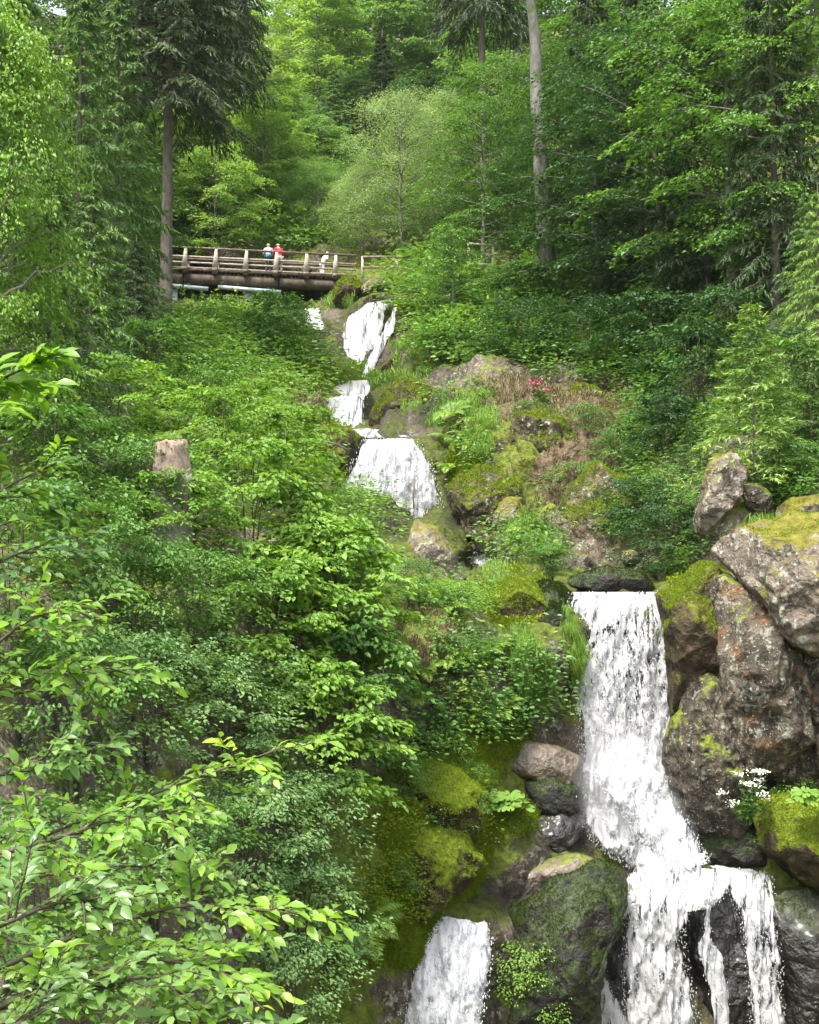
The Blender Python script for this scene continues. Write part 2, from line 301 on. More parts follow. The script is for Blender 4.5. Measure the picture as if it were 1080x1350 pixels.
def grid_terrain():
    global GS_
    xs = np.unique(np.concatenate([np.linspace(-900, -60, 30), np.arange(-60, 1141, 3.4), np.linspace(1140, 2000, 30)]))
    ys = np.unique(np.concatenate([np.linspace(-300, -60, 12), np.arange(-60, 1411, 3.6), np.linspace(1410, 2500, 44)]))
    ys = ys[ys >= 20]
    PX, PY = np.meshgrid(xs, ys); D = Dg(PX, PY); P = at(PX, PY, D)
    du = np.gradient(P, axis=1); dv = np.gradient(P, axis=0); Nn = nrm(np.cross(du, -dv)); Nn *= np.sign(-Nn[..., 1:2]+1e-9)
    wet = blobs(PX, PY, WET_SHADE); sc = np.clip(D/30, .3, 2.5)
    n1 = fbm(P/ (1.6), 5, 3); n2 = fbm(P*np.array([1.2, 1.2, 2.6]), 4, 9)
    rid = 1-2*np.abs(vnoise(P*.8, 21))
    amp = .34*(1-.45*wet)
    disp = n1*amp+.10*n2+.10*rid*(1-.5*wet)
    cr = blobs(PX, PY, CRAG); q = P*np.array([1, 1, 1.35])+fbm(P*.6, 2, 31)[..., None]*.7
    rg = lambda f, s_: 1-2.2*np.abs(vnoise(q*f, s_))
    disp = disp+cr*(.75*rg(.42, 33)+.40*rg(.95, 34)+.2*rg(2.1, 35)-.2)
    P = P+Nn*(disp*np.minimum(sc, 1.6))[..., None]
    GS_ = dict(xs=xs, ys=ys, P=P)
    # plateau beyond the crest so that the sheet has no free edge there
    ext = []
    for k, dy in enumerate((15, 60, 200)):
        e = P[0].copy(); e[:, 1] += dy; e[:, 2] += (1, -3, -20)[k]; ext.insert(0, e)
    P = np.concatenate([np.array(ext), P]); PX = np.concatenate([np.repeat(PX[:1], 3, 0), PX]); PY = np.concatenate([np.repeat(PY[:1], 3, 0), PY])
    h, w = P.shape[:2]; i = np.arange(h-1)[:, None]*w; j = np.arange(w-1)[None]
    Fq = np.stack([i+j, i+w+j, i+w+j+1, i+j+1], -1).reshape(-1, 4)
    mb = MB(); mb.add(P, Fq)
    M = rockmat('hillside', (.05, .038, .026), (.21, .17, .125), moss=.34, crk=.25, attr=True, lich=.25, mossc=((.035, .055, .008), (.17, .21, .02)))
    o = mb.build('hillside', M, smooth=True); tag(o, 'steep rocky mossy hillside with the stream bed running down it', None, None, 'structure')
    ca = o.data.color_attributes.new('cover', 'FLOAT_COLOR', 'POINT')
    c = np.ones(PX.shape+(4,)); c[..., 0] = blobs(PX, PY, MOSS)-.5*blobs(PX, PY, DRY); c[..., 1] = blobs(PX, PY, DRY); c[..., 2] = blobs(PX, PY, WET_SHADE)
    ca.data.foreach_set('color', c.astype(np.float32).ravel())
grid_terrain()
def surf(px, py):
    "point on the finished hillside mesh"
    xs, ys, P = GS_['xs'], GS_['ys'], GS_['P']; px = np.clip(np.asarray(px, float), xs[0], xs[-1]-.01); py = np.clip(np.asarray(py, float), ys[0], ys[-1]-.01)
    i = np.clip(np.searchsorted(xs, px)-1, 0, len(xs)-2); j = np.clip(np.searchsorted(ys, py)-1, 0, len(ys)-2)
    u = ((px-xs[i])/(xs[i+1]-xs[i]))[..., None]; v = ((py-ys[j])/(ys[j+1]-ys[j]))[..., None]
    return (P[j, i]*(1-u)+P[j, i+1]*u)*(1-v)+(P[j+1, i]*(1-u)+P[j+1, i+1]*u)*v
# floor of the gorge below and behind the camera, meeting the foot of the hillside
mb = MB(); g = np.linspace(-60, 60, 50); GX, GY = np.meshgrid(g, np.linspace(-60, 14, 40)); GZ = 1.0+fbm(np.stack([GX, GY, GX*0], -1)/6, 3, 5)*.8
h, w = GX.shape; i = np.arange(h-1)[:, None]*w; j = np.arange(w-1)[None]
mb.add(np.stack([GX, GY, GZ-1.5], -1), np.stack([i+j, i+j+1, i+w+j+1, i+w+j], -1).reshape(-1, 4))
tag(mb.build('ground', rockmat('gorge_floor', (.03, .04, .015), (.08, .09, .03), moss=.9), smooth=True), 'mossy gorge floor', None, None, 'structure')

# ------------------------------------------------------------------ rocks
def radial(poly, c, n):
    P = np.asarray(poly, float); Q = np.concatenate([P, P[:1]]); t = np.linspace(0, 1, 40, endpoint=False)
    S_ = np.concatenate([Q[i]+(Q[i+1]-Q[i])*t[:, None] for i in range(len(P))])-c
    a = np.arctan2(-S_[:, 1], S_[:, 0]); r = np.hypot(S_[:, 0], S_[:, 1]); o = np.argsort(a)
    th = np.linspace(-PI, PI, n, endpoint=False); rr = np.interp(th, a[o], r[o], period=2*PI)
    k = np.array([1, 2, 1])/4.; rr = (np.roll(rr, 1)+2*rr+np.roll(rr, -1))/4
    return th, rr
def rock(name, poly, D, thick, m, label, seed=0, cuts=16, rough=.06, res=1., box=.42, lo=.74, group=None):
    P = np.asarray(poly, float); c = (P.min(0)+P.max(0))/2*.5+P.mean(0)*.5
    nt_ = int(110*res); nf = int(64*res); th, rr = radial(P, c, nt_)
    if D is None: D = float(surf(*c)[1])-.3
    elif D < 0: D = float(surf(*c)[1])+D
    k = mpp(D); ph = np.linspace(-PI/2, PI/2, nf)[1:-1]
    cs = np.abs(np.cos(ph)); pw = 1.6+.45/box; sn = np.sign(np.sin(ph))*(1-cs**pw)**(1/pw)
    X = (rr*np.cos(th))[None]*cs[:, None]*k; Z = (rr*np.sin(th))[None]*cs[:, None]*k; Y = np.repeat((-sn*thick)[:, None], nt_, 1)
    V = np.stack([X, Y, Z], -1).reshape(-1, 3); V = np.concatenate([V, [[0, thick, 0], [0, -thick, 0]]])
    R = np.random.default_rng(seed+11); size = rr.mean()*k
    for q in range(int(cuts*1.8)):
        nv = R.normal(size=3); nv[1] = -abs(nv[1])*1.1; nv /= np.linalg.norm(nv)
        s_ = V@nv; d = s_.max()*R.uniform(lo, .97); ov = np.maximum(s_-d, 0); V = V-ov[:, None]*nv*.93
    W0 = at(*c, D); nn = nrm(V/np.array([size, thick, size])**2)
    Q = V+W0
    e = fbm(Q*(1.1/size)**.5*1.4, 5, seed, .6); rd = 1-2*np.abs(vnoise(Q*1.8/size+3.3, seed+7))+.5*(1-2*np.abs(vnoise(Q*4.1/size+1.3, seed+9)))
    f2 = fbm(Q*5, 4, seed+3)
    V = V+nn*(e*size*rough*.9+rd*size*rough*.55+f2*min(.022, size*rough*.4))[:, None]
    m_ = nf-2; i = np.arange(m_-1)[:, None]*nt_; j = np.arange(nt_)[None]; j2 = (j+1) % nt_
    Fq = np.stack([i+j, i+nt_+j, i+nt_+j2, i+j2], -1).reshape(-1, 4); a = np.arange(nt_); b_ = (a+1) % nt_; L = (m_-1)*nt_
    F3 = np.concatenate([np.stack([a, b_, np.full(nt_, m_*nt_)], -1), np.stack([L+b_, L+a, np.full(nt_, m_*nt_+1)], -1)])
    mb = MB(); mb.add(V, [Fq, F3]); o = mb.build(name, m, smooth=True); o.location = W0
    me = o.data; bm = bmesh.new(); bm.from_mesh(me); bmesh.ops.recalc_face_normals(bm, faces=bm.faces); bm.to_mesh(me); bm.free()
    return tag(o, label, 'rock', group)
R_dry = rockmat('rock_pale_granite', (.06, .046, .034), (.26, .215, .165), moss=.50, lich=.4, mossc=((.08, .075, .010), (.20, .185, .022)))
R_or = rockmat('rock_orange_lichen', (.026, .021, .015), (.13, .108, .078), moss=.12, lich=.38, lichc=(.26, .26, .20), orange=.50, sc=1.1)
R_crag = rockmat('rock_brown_crag', (.016, .013, .009), (.095, .078, .055), moss=.42, lich=.25, lichc=(.22, .22, .17), orange=.0, sc=1.1)
R_wet = rockmat('rock_wet_dark', (.005, .005, .0045), (.028, .025, .02), moss=.42, mossc=((.008, .014, .002), (.035, .05, .008)), rough=.35, wet=.4, crk=.3)
R_black = rockmat('rock_wet_black', (.003, .003, .003), (.016, .015, .014), moss=.05, rough=.3, wet=.5, crk=.3)
R_moss = rockmat('rock_mossy', (.028, .02, .010), (.09, .066, .03), moss=.72, mossc=((.05, .075, .005), (.19, .24, .012)), crk=.0, sc=1.6)
R_mdark = rockmat('rock_moss_dark', (.008, .007, .005), (.028, .024, .017), moss=.62, mossc=((.008, .016, .002), (.04, .062, .007)), rough=.7, wet=.05, crk=.15, sc=1.6)
R_bm = rockmat('rock_brown_moss', (.022, .016, .009), (.09, .065, .035), moss=.52, mossc=((.045, .05, .006), (.14, .15, .014)), crk=.25, sc=1.3)
R_tan = rockmat('rock_tan_wet', (.10, .075, .055), (.25, .20, .15), moss=.25, rough=.4, wet=.3, sc=.8, crk=.2)
R_out = rockmat('rock_olive_outcrop', (.035, .026, .015), (.15, .115, .07), moss=.56, lich=.2, mossc=((.05, .055, .008), (.15, .165, .022)), crk=.3, sc=1.1)
for a in [
 ('boulder', [(938,712),(985,688),(1035,676),(1110,664),(1200,690),(1210,905),(1130,892),(1080,872),(1035,842),(1000,795),(972,752)], 23.4, 1.5, R_dry, 'huge pale granite boulder topped with yellow moss at the right edge of the photo', 1, 18, .075, 1.6),
 ('boulder', [(872,782),(905,762),(940,712),(975,738),(992,800),(985,850),(945,885),(925,930),(905,985),(888,960),(886,880)], 24.6, 1.1, R_bm, 'mossy wedge of rock forming the right jamb of the main waterfall lip', 2, 14, .07, 1.4),
 ('boulder', [(945,770),(985,740),(1050,770),(1070,870),(1068,990),(1040,1062),(990,1085),(962,1050),(955,940)], 23.6, .9, R_or, 'grey rock pillar with orange lichen stain right of the main waterfall', 3, 18, .10, 1.4),
 ('boulder', [(880,978),(900,925),(925,870),(950,820),(985,850),(1000,1000),(985,1080),(950,1125),(915,1100),(892,1060),(880,1010)], 23.9, .9, R_crag, 'dark rounded rock whose left flank touches the splash of the main waterfall', 4, 16, .10, 1.4),
 ('boulder', [(1030,800),(1100,800),(1200,860),(1210,1060),(1080,1062),(1056,1020),(1048,930)], 23.8, .9, R_or, 'reddish lichen covered rock column at the right edge under the huge boulder', 5, 16, .10, 1.2),
 ('rock', [(955,584),(972,580),(984,610),(985,645),(970,665),(948,700),(920,737),(914,690),(926,655),(933,610)], 26.9, .5, R_dry, 'tall narrow pale grey rock standing above the mossy boulder on the right bank', 6, 14, .07, 1.),
 ('rock', [(978,640),(1000,632),(1012,650),(1020,672),(1000,684),(985,668)], 26.6, .35, R_crag, 'small brown broken rock between the standing stone and the huge boulder', 7, 10, .08, .6),
 ('rock', [(1020,672),(1045,656),(1100,650),(1140,672),(1100,690),(1030,690)], 26.2, .6, R_dry, 'flat pale rock lying behind the huge boulder at the right edge', 8, 10, .05, .7),
 ('boulder', [(1000,1068),(1030,1048),(1080,1056),(1170,1095),(1180,1190),(1080,1182),(1040,1158),(1012,1130)], 22.8, .9, R_moss, 'bright mossy block under the white flowers at the right edge', 9, 10, .06, 1.),
 ('boulder', [(650,1222),(690,1196),(735,1166),(780,1148),(835,1144),(868,1160),(850,1195),(806,1215),(785,1290),(790,1400),(740,1500),(620,1500),(630,1330),(650,1290)], 22.1, .9, R_mdark, 'big dark moss covered boulder between the lower left fall and the lower right fall', 10, 18, .10, 1.8),
 ('rock', [(905,1162),(935,1145),(958,1165),(975,1200),(990,1250),(1000,1330),(1000,1420),(930,1420),(925,1300),(905,1240)], 23.0, .55, R_black, 'black wet rock rib between the two strands of the lower right fall', 11, 14, .09, 1.2),
 ('boulder', [(1018,1182),(1060,1176),(1190,1190),(1200,1420),(1034,1430),(1030,1300),(1020,1240)], 22.9, .8, R_wet, 'dark wet square block at the bottom right corner', 12, 9, .05, 1.1),
 ('rock', [(795,1205),(830,1190),(850,1220),(840,1300),(845,1420),(780,1420),(778,1300)], 23.0, .45, R_wet, 'wet rock showing through the left strand of the lower right fall', 13, 12, .08, 1.),
 ('rock', [(655,1008),(668,988),(695,977),(735,985),(770,1000),(772,1050),(735,1050),(700,1025),(672,1020)], 24.5, .5, R_tan, 'smooth tan rock in the spray left of the main waterfall foot', 14, 8, .04, .9),
 ('rock', [(690,1030),(730,1025),(772,1040),(775,1080),(720,1078),(695,1060)], 24.2, .4, R_mdark, 'dark mossy stone directly under the smooth tan rock', 15, 8, .07, .7),
 ('rock', [(622,1096),(650,1088),(688,1100),(690,1112),(660,1116),(630,1110)], 23.4, .3, R_tan, 'small flat pinkish stone below the round leaved plants', 16, 8, .05, .6),
 ('rock', [(650,1158),(700,1140),(760,1125),(800,1138),(740,1160),(700,1178),(670,1170)], 23.2, .35, R_tan, 'low wet tan slab beside the big dark mossy boulder', 17, 8, .06, .8),
 ('boulder', [(506,1012),(560,1006),(610,1028),(640,1050),(636,1088),(600,1098),(540,1092),(500,1070)], 22.1, .9, R_moss, 'rounded moss hump with brown top in the centre of the lower left bank', 18, 8, .11, 1.),
 ('boulder', [(440,1120),(500,1085),(560,1078),(612,1085),(634,1118),(618,1165),(572,1200),(530,1240),(450,1290),(420,1230)], 21.3, 1.0, R_moss, 'large bright yellow green moss cushion just above the lower left fall', 19, 8, .13, 1.6),
 ('rock', [(524,695),(548,682),(575,690),(596,722),(611,762),(620,800),(590,812),(540,790),(522,740)], 29.0, .6, R_dry, 'pale rock with orange moss in front of the foot of the middle fall', 20, 12, .07, 1.),
 ('boulder', [(396,570),(430,556),(468,570),(482,584),(470,605),(452,640),(425,650),(402,610)], 40.0, 1.2, R_bm, 'brown mossy rock at the left side of the middle fall', 21, 10, .06, 1.),
 ('boulder', [(490,532),(505,512),(540,500),(572,515),(580,560),(560,577),(494,576),(488,560)], 47.0, 1.2, R_bm, 'dark brown wet rock between the two upper pools right of the small fall', 22, 12, .07, 1.),
 ('boulder', [(380,500),(400,484),(425,492),(424,510),(418,530),(395,535)], 49.5, .9, R_bm, 'mossy boulder left of the small upper pool', 23, 10, .06, .8),
 ('boulder', [(478,372),(492,363),(510,364),(513,382),(505,392),(486,394),(472,390)], 59.0, .8, R_dry, 'round grey boulder at the head of the topmost fall by the bridge end', 24, 8, .04, .8),
 ('rock', [(436,384),(446,368),(466,364),(482,376),(480,396),(450,404),(438,400)], 59.3, .8, R_bm, 'mossy rock beside the round grey boulder at the bridge end', 25, 9, .06, .7),
 ('boulder', [(522,402),(540,396),(562,410),(566,445),(545,470),(520,490),(496,492),(512,450)], 55.6, 1.0, R_bm, 'brown rock along the right side of the topmost fall', 26, 10, .07, .8),
 ('rock', [(500,488),(530,462),(556,470),(560,495),(520,500)], 53.0, .8, R_bm, 'low mossy rock at the foot of the topmost fall', 27, 9, .07, .7),
 ('rock', [(620,500),(632,488),(652,496),(662,520),(648,538),(628,528)], -.5, .6, R_dry, 'pale cracked rock on the crest of the right bank', 28, 10, .07, .6),
 ('boulder', [(730,525),(760,505),(790,512),(815,535),(800,550),(750,548)], -.4, .9, R_bm, 'mossy domed rock on top of the right bank', 29, 8, .06, .7),
 ('rock', [(822,545),(833,537),(844,543),(842,556),(828,557)], -.4, .4, R_dry, 'small grey stone at the right end of the bank crest', 30, 8, .05, .5),
 ('rock', [(740,545),(752,538),(766,548),(762,562),(746,558)], -.35, .4, R_dry, 'light stone set in dry grass on the right bank', 31, 8, .06, .5),
 ('rock', [(668,592),(690,580),(712,592),(716,620),(694,632),(672,616)], -.35, .5, R_crag, 'broken grey rock in the middle of the right bank', 32, 12, .09, .7),
 ('rock', [(640,690),(655,660),(680,655),(700,680),(690,705),(655,712)], -.5, .6, R_dry, 'pale rock face low on the right bank beside the stream', 33, 12, .08, .8),
 ('rock', [(690,690),(730,660),(745,690),(735,730),(700,735)], -.4, .5, R_crag, 'brown ledge of rock low in the middle of the right bank', 34, 12, .08, .7),
 ('boulder', [(700,770),(735,768),(762,780),(765,850),(762,960),(735,975),(712,900),(705,830)], 25.9, .7, R_mdark, 'dark mossy rock wall forming the left jamb of the main waterfall', 35, 12, .07, 1.2),
 ('rock', [(745,762),(800,748),(880,762),(872,784),(760,784)], 27.6, .5, R_mdark, 'low dark rock sill behind the lip of the main waterfall', 36, 9, .06, .8),
 ('rock', [(560,590),(590,575),(640,600),(650,660),(640,730),(612,735),(590,690),(578,640)], 40.6, .9, R_mdark, 'dark wet rock wall on the right side of the middle fall', 37, 12, .07, 1.),
 ('boulder', [(640,765),(690,762),(735,790),(742,830),(730,870),(690,860),(650,820)], 26.0, .8, R_moss, 'vivid yellow green moss mound left of the main waterfall lip', 38, 8, .06, 1.),
 ('boulder', [(905,1050),(960,1060),(1000,1090),(1015,1150),(960,1150),(925,1130)], 24.0, .7, R_mdark, 'dark rock ledge under the white flowers above the right strand', 39, 10, .07, .9),

 ('cliff', [(900,800),(950,750),(1000,742),(1100,760),(1220,800),(1225,1120),(1080,1120),(1000,1112),(930,1122),(895,1065),(888,980)], 24.35, .85, R_crag, 'brown cliff face behind the rock pillars right of the main waterfall', 40, 20, .12, 1.8),
 ('boulder', [(640,565),(690,540),(750,545),(795,590),(780,640),(710,662),(655,630)], -.1, 1.3, R_out, 'broad olive brown rock face in the middle of the right bank', 41, 16, .11, 1.3),
 ('boulder', [(588,640),(630,600),(680,625),(705,700),(670,755),(630,735)], -.1, 1.1, R_out, 'mossy brown buttress of the right bank beside the middle fall', 42, 16, .12, 1.2),
 ('boulder', [(735,650),(800,615),(860,650),(868,720),(845,765),(770,772),(735,735)], -.1, 1.1, R_out, 'brown overhanging rock low on the right bank above the pool', 43, 16, .12, 1.2),
 ('rock', [(690,1078),(750,1064),(790,1095),(745,1130),(692,1122)], 24.0, .4, R_wet, 'dark wet shelf beside the foot of the splash', 44, 10, .08, .8),
 ('rock', [(640,1122),(680,1112),(705,1128),(690,1150),(650,1152)], 23.3, .35, R_mdark, 'low dark mossy rock under the flat pinkish stone', 45, 10, .08, .7),
]: rock(*a)
def fuzz(o, n, L, m, seed, thr=.25):
    "short moss and blades growing on the upward sides of a rock, as a part of it"
    R = np.random.default_rng(seed); me = o.data; nv = len(me.vertices); V = np.empty(nv*3); me.vertices.foreach_get('co', V); V = V.reshape(-1, 3)
    nf = len(me.polygons); C = np.empty(nf*3); me.polygons.foreach_get('center', C); C = C.reshape(-1, 3); Nf = np.empty(nf*3); me.polygons.foreach_get('normal', Nf); Nf = Nf.reshape(-1, 3)
    A = np.empty(nf); me.polygons.foreach_get('area', A); w_ = A*(Nf[:, 2]+.45*fbm(C*2.2, 3, seed) > thr)*(Nf[:, 1] < .4)
    if w_.sum() <= 0: return
    id_ = R.choice(nf, n, p=w_/w_.sum()); P = C[id_]+R.normal(0, 1, (n, 3))*np.sqrt(A[id_])[:, None]*.6; P -= Nf[id_]*((P-C[id_])*Nf[id_]).sum(1)[:, None]
    d = nrm(Nf[id_]+R.normal(0, .7, (n, 3))+[0, 0, -.15]); l_ = L*R.uniform(.5, 1.5, n); mb = MB(); leaves(mb, P-Nf[id_]*.004, d, R.normal(0, 1, (n, 3)), l_, l_*.4, 'leaf4', .1)
    mb.build('moss', m, o)
Rr = np.random.default_rng(5)
STN = [(596,560,9),(640,560,8),(668,548,10),(690,530,9),(778,520,10),(800,556,9),(724,575,12),(670,640,13),(742,630,10),(650,610,9),(700,612,8),(790,590,9),(812,700,12),(765,740,14),(720,700,11),(640,655,12),(846,580,9),(610,540,8),(690,560,7),(655,580,7),(705,545,8),(738,556,9),(760,600,8),(680,660,9),(785,660,9),(830,735,12)]
for i, (x, y, r_) in enumerate(sorted(STN)):
    n_ = 9; a_ = np.arange(n_)*2*PI/n_; q_ = r_*Rr.uniform(.7, 1.2, n_)
    rock('stone', list(zip(x+np.cos(a_)*q_*1.25, y+np.sin(a_)*q_*.8)), -.4, r_*mpp(38)*1.1, (R_dry, R_crag)[i % 2], ('small pale lichen covered stone in the dry grass of the right bank', 'small brown rough stone in the dry grass of the right bank')[i % 2], 200+i, 8, .08, .3, group='stones on the brown right bank')

# ------------------------------------------------------------------ falling water
def fall(name, rows, m, label, bulge=.15, off=.25, lump=.05, drops=1500, seed=0, edge=.35, dsz=.018, spread=.06, arc=0., top=0.):
    "rows: (xl, yl, xr, yr, D or None) from the lip down"
    A = np.array([[r[0], r[1], r[2], r[3]] for r in rows], float)
    Dd = np.array([r[4] if len(r) > 4 and r[4] else float(Dg((r[0]+r[2])/2, (r[1]+r[3])/2))-off for r in rows])
    seg = np.concatenate([[0], np.cumsum(np.hypot(*(np.diff((A[:, :2]+A[:, 2:])/2, axis=0).T)))])
    nv = max(8, int(seg[-1]/2.2)); wmax = np.abs(A[:, 2]-A[:, 0]).max(); nu = max(6, int(wmax/2.2))
    t = np.linspace(0, seg[-1], nv); B = np.stack([np.interp(t, seg, A[:, k]) for k in range(4)], -1); D = np.interp(t, seg, Dd)
    ker = np.ones(9)/9
    def sm(a): p = np.pad(a, 4, mode='edge'); return np.convolve(p, ker, 'valid')
    B = np.stack([sm(B[:, k]) for k in range(4)], -1); D = sm(D)
    u = np.linspace(0, 1, nu)[None]; R = np.random.default_rng(seed)
    PX = B[:, 0:1]*(1-u)+B[:, 2:3]*u; PY = B[:, 1:2]*(1-u)+B[:, 3:4]*u
    jit = fbm(np.stack([t/12., t*0, t*0+seed], -1), 3, seed)[:, None]*2.2
    PX = PX+jit*(np.abs(u-.5)*2)**2+arc*np.sin(u*PI)
    DD = D[:, None]-bulge*np.sin(u*PI)**.7+0*PX
    P = at(PX, PY, DD)
    k = mpp(D.mean()); U = (PX-B[:, :1].min())*k; Vv = np.repeat((t*k)[:, None], nu, 1)
    q = np.stack([U*6, Vv*1.6, U*0+seed], -1)
    P[..., 1] -= (fbm(q, 4, seed)*lump+fbm(q*3, 2, seed+5)*lump*.5)
    ef = np.clip(1-np.minimum(u, 1-u)*wmax*k/(.16), 0, 1)**1.6*edge+0*PX+top*np.clip(1-Vv/.7, 0, 1)
    i = np.arange(nv-1)[:, None]*nu; j = np.arange(nu-1)[None]
    mb = MB(); mb.add(P, np.stack([i+j, i+nu+j, i+nu+j+1, i+j+1], -1).reshape(-1, 4))
    ns = nv*nu
    if drops:  # loose drops thrown off the sheet: part of the same falling water
        n = drops; a = R.uniform(0, 1, n)**.8; b_ = R.uniform(-.04, 1.04, n)
        ia = np.clip(a*(nv-1), 0, nv-1); ii = ia.astype(int)
        c0 = B[ii, 0]*(1-b_)+B[ii, 2]*b_; c1 = B[ii, 1]*(1-b_)+B[ii, 3]*b_
        C = at(c0+R.normal(0, 2, n), c1, D[ii]-bulge*np.sin(np.clip(b_, 0, 1)*PI)-np.abs(R.normal(0, spread, n))-.02)
        s_ = dsz*R.uniform(.4, 1.3, n)[:, None]; el = R.uniform(1, 3.2, n)[:, None]
        O = np.array([[1, 0, 0], [-1, 0, 0], [0, 1, 0], [0, -1, 0], [0, 0, 1], [0, 0, -1.]])
        Vd = C[:, None]+O[None]*np.concatenate([s_*.5, s_*.5, s_*.5*el], 1)[:, None]
        T = np.array([[0, 2, 4], [2, 1, 4], [1, 3, 4], [3, 0, 4], [2, 0, 5], [1, 2, 5], [3, 1, 5], [0, 3, 5]])
        mb.add(Vd, (np.arange(n)[:, None, None]*6+T).reshape(-1, 3))
    o = mb.build('waterfall', m, smooth=True)
    f = o.data.attributes.new('flow', 'FLOAT_VECTOR', 'POINT'); fv = np.zeros((mb.n, 3), np.float32)
    fv[:ns] = np.stack([U, Vv, ef], -1).reshape(-1, 3); fv[ns:, 2] = -3
    f.data.foreach_set('vector', fv.ravel())
    return tag(o, label, None, None, 'structure')
W_full = watermat('water_white', .44, 9, .9, .16)
W_dense = watermat('water_foam', .22, 7, 3.0, .12, wh=.66)
W_splash = watermat('water_splash', .40, 6, 1.1, .22, wh=.92)
W_low = watermat('water_churned', .41, 7, 2.0, .2, wh=.85)
W_brk = watermat('water_torn', .462, 10, 1.5, .13)
W_mist = watermat('water_mist', .46, 8, 1.2, .24, wh=.60)
W_open = watermat('water_broken', .47, 13, 3.0, .10)
W_mid = watermat('water_streaked', .43, 9, .8, .18)
W_thin = watermat('water_thin', .48, 14, 1.3, .16)
W_far = watermat('water_far', .45, 7, .9, .16)
fall('a', [(749,778,876,778,26.1),(750,800,878,800,25.8),(754,850,884,850,25.65),(757,920,890,920,25.5),(762,985,892,975,25.4),(764,1020,886,1010,25.3)], W_open, 'tall main waterfall dropping over a straight lip', .18, drops=2750, lump=.10, seed=1, dsz=.024, edge=.25)
fall('a2', [(765,780,868,781,26.5),(768,850,876,850,26.0),(774,920,882,920,25.9),(790,1000,882,1000,25.7)], W_open, 'inner veil of the main waterfall behind its front sheet', .1, drops=0, seed=2)
fall('b', [(808,955,858,962,25.3),(792,975,872,978,25.25),(772,1005,884,1005,25.0),(764,1040,884,1045,24.8),(770,1080,903,1085,24.4),(788,1115,925,1118,24.0),(838,1150,935,1140,23.7)], W_mist, 'bright splashing foam at the foot of the main waterfall', .35, drops=3200, lump=.20, seed=3, dsz=.017, spread=.30, top=.3, edge=.5)
fall('b2', [(812,972,846,976,24.9),(796,996,862,996,24.7),(780,1020,874,1020,24.4),(812,1060,890,1060,24.1),(842,1100,915,1100,23.8),(862,1150,935,1142,23.4)], W_splash, 'thick white core of the splashing foam', .3, drops=3000, lump=.26, seed=4, dsz=.016, spread=.35, top=.35, edge=.55)
fall('c', [(850,1128,940,1124,23.6),(838,1165,925,1160,22.9),(826,1195,908,1190,22.45),(822,1250,900,1250,22.3),(822,1300,912,1300,22.2),(824,1420,935,1420,22.1)], W_brk, 'wide middle strand of the lower right fall', .15, drops=2200, lump=.12, seed=5, dsz=.018, spread=.15)
fall('c2', [(826,1190,858,1190,22.4),(797,1203,826,1206,22.35),(778,1235,802,1238,22.3),(771,1290,797,1290,22.25),(774,1350,832,1350,22.2),(768,1420,832,1420,22.1)], W_thin, 'thin left strand curling round the wet rock', .05, drops=660, seed=6, dsz=.018, edge=.2)
fall('c6', [(842,1142,912,1134,23.5),(815,1166,870,1160,22.9),(796,1186,838,1186,22.5),(780,1212,806,1214,22.2),(772,1250,792,1252,22.15)], W_thin, 'thin veil sliding left over the top of the big mossy boulder', .1, drops=900, seed=26, dsz=.018, edge=.25, spread=.08)
fall('c3', [(925,1138,985,1146,23.5),(945,1148,1018,1150,23.1),(963,1180,1019,1180,22.7),(976,1220,1024,1220,22.5),(986,1280,1031,1280,22.3),(994,1420,1037,1420,22.1)], W_brk, 'right strand of the lower right fall by the square block', .12, drops=1375, lump=.1, seed=7, dsz=.018)
fall('c4', [(931,1190,937,1190,22.25),(928,1240,936,1240,22.2),(918,1250,948,1250,22.2),(934,1290,958,1290,22.15),(943,1350,963,1350,22.1),(945,1420,970,1420,22.0)], W_mid, 'hair thin strand running down the black rock rib', .03, drops=275, seed=8, edge=.1, dsz=.02)
fall('c5', [(888,1140,975,1146,23.3),(900,1158,965,1160,22.8),(903,1185,958,1182,22.35),(906,1205,930,1200,22.3)], W_thin, 'broken veil spilling over the top of the black rock rib', .08, drops=385, seed=18, edge=.2, dsz=.018)
fall('d', [(575,1206,640,1214,21.3),(568,1214,646,1218,21.15),(556,1250,648,1250,20.8),(540,1290,644,1290,20.5),(522,1340,634,1340,20.2),(505,1430,625,1430,19.9)], W_low, 'lower left fall sliding out below the mossy bank', .3, drops=1925, lump=.12, seed=9, dsz=.02, spread=.1)
fall('d2', [(576,1212,640,1218,21.45),(560,1250,646,1250,21.0),(540,1300,642,1300,20.7),(515,1430,624,1430,20.1)], W_low, 'inner sheet of the lower left fall', .2, drops=0, seed=19)
fall('e', [(484,576,543,576,40.2),(474,596,558,594,39.3),(462,620,568,618,38.9),(453,645,577,645,38.7),(450,690,584,692,38.5)], W_mid, 'broad fanned middle fall', .35, drops=1925, lump=.16, seed=10, dsz=.034, spread=.10)
fall('e2', [(486,577,541,577,40.4),(468,610,562,610,39.6),(456,650,574,650,39.2),(455,692,580,692,39.0)], W_dense, 'inner sheet of the broad middle fall', .2, drops=0, seed=20)
fall('e3', [(580,698,606,690,37.9),(600,722,636,714,37.0),(612,745,652,738,36.6),(628,762,668,754,36.2)], W_mid, 'short foaming chute below the middle fall', .1, drops=495, lump=.1, seed=11, dsz=.03, spread=.1)
fall('f', [(426,524,484,517,47.9),(420,540,480,534,47.4),(428,554,478,552,47.0),(444,570,482,570,46.7)], W_far, 'small upper fall between the two pools', .2, drops=110, seed=12, dsz=.03)
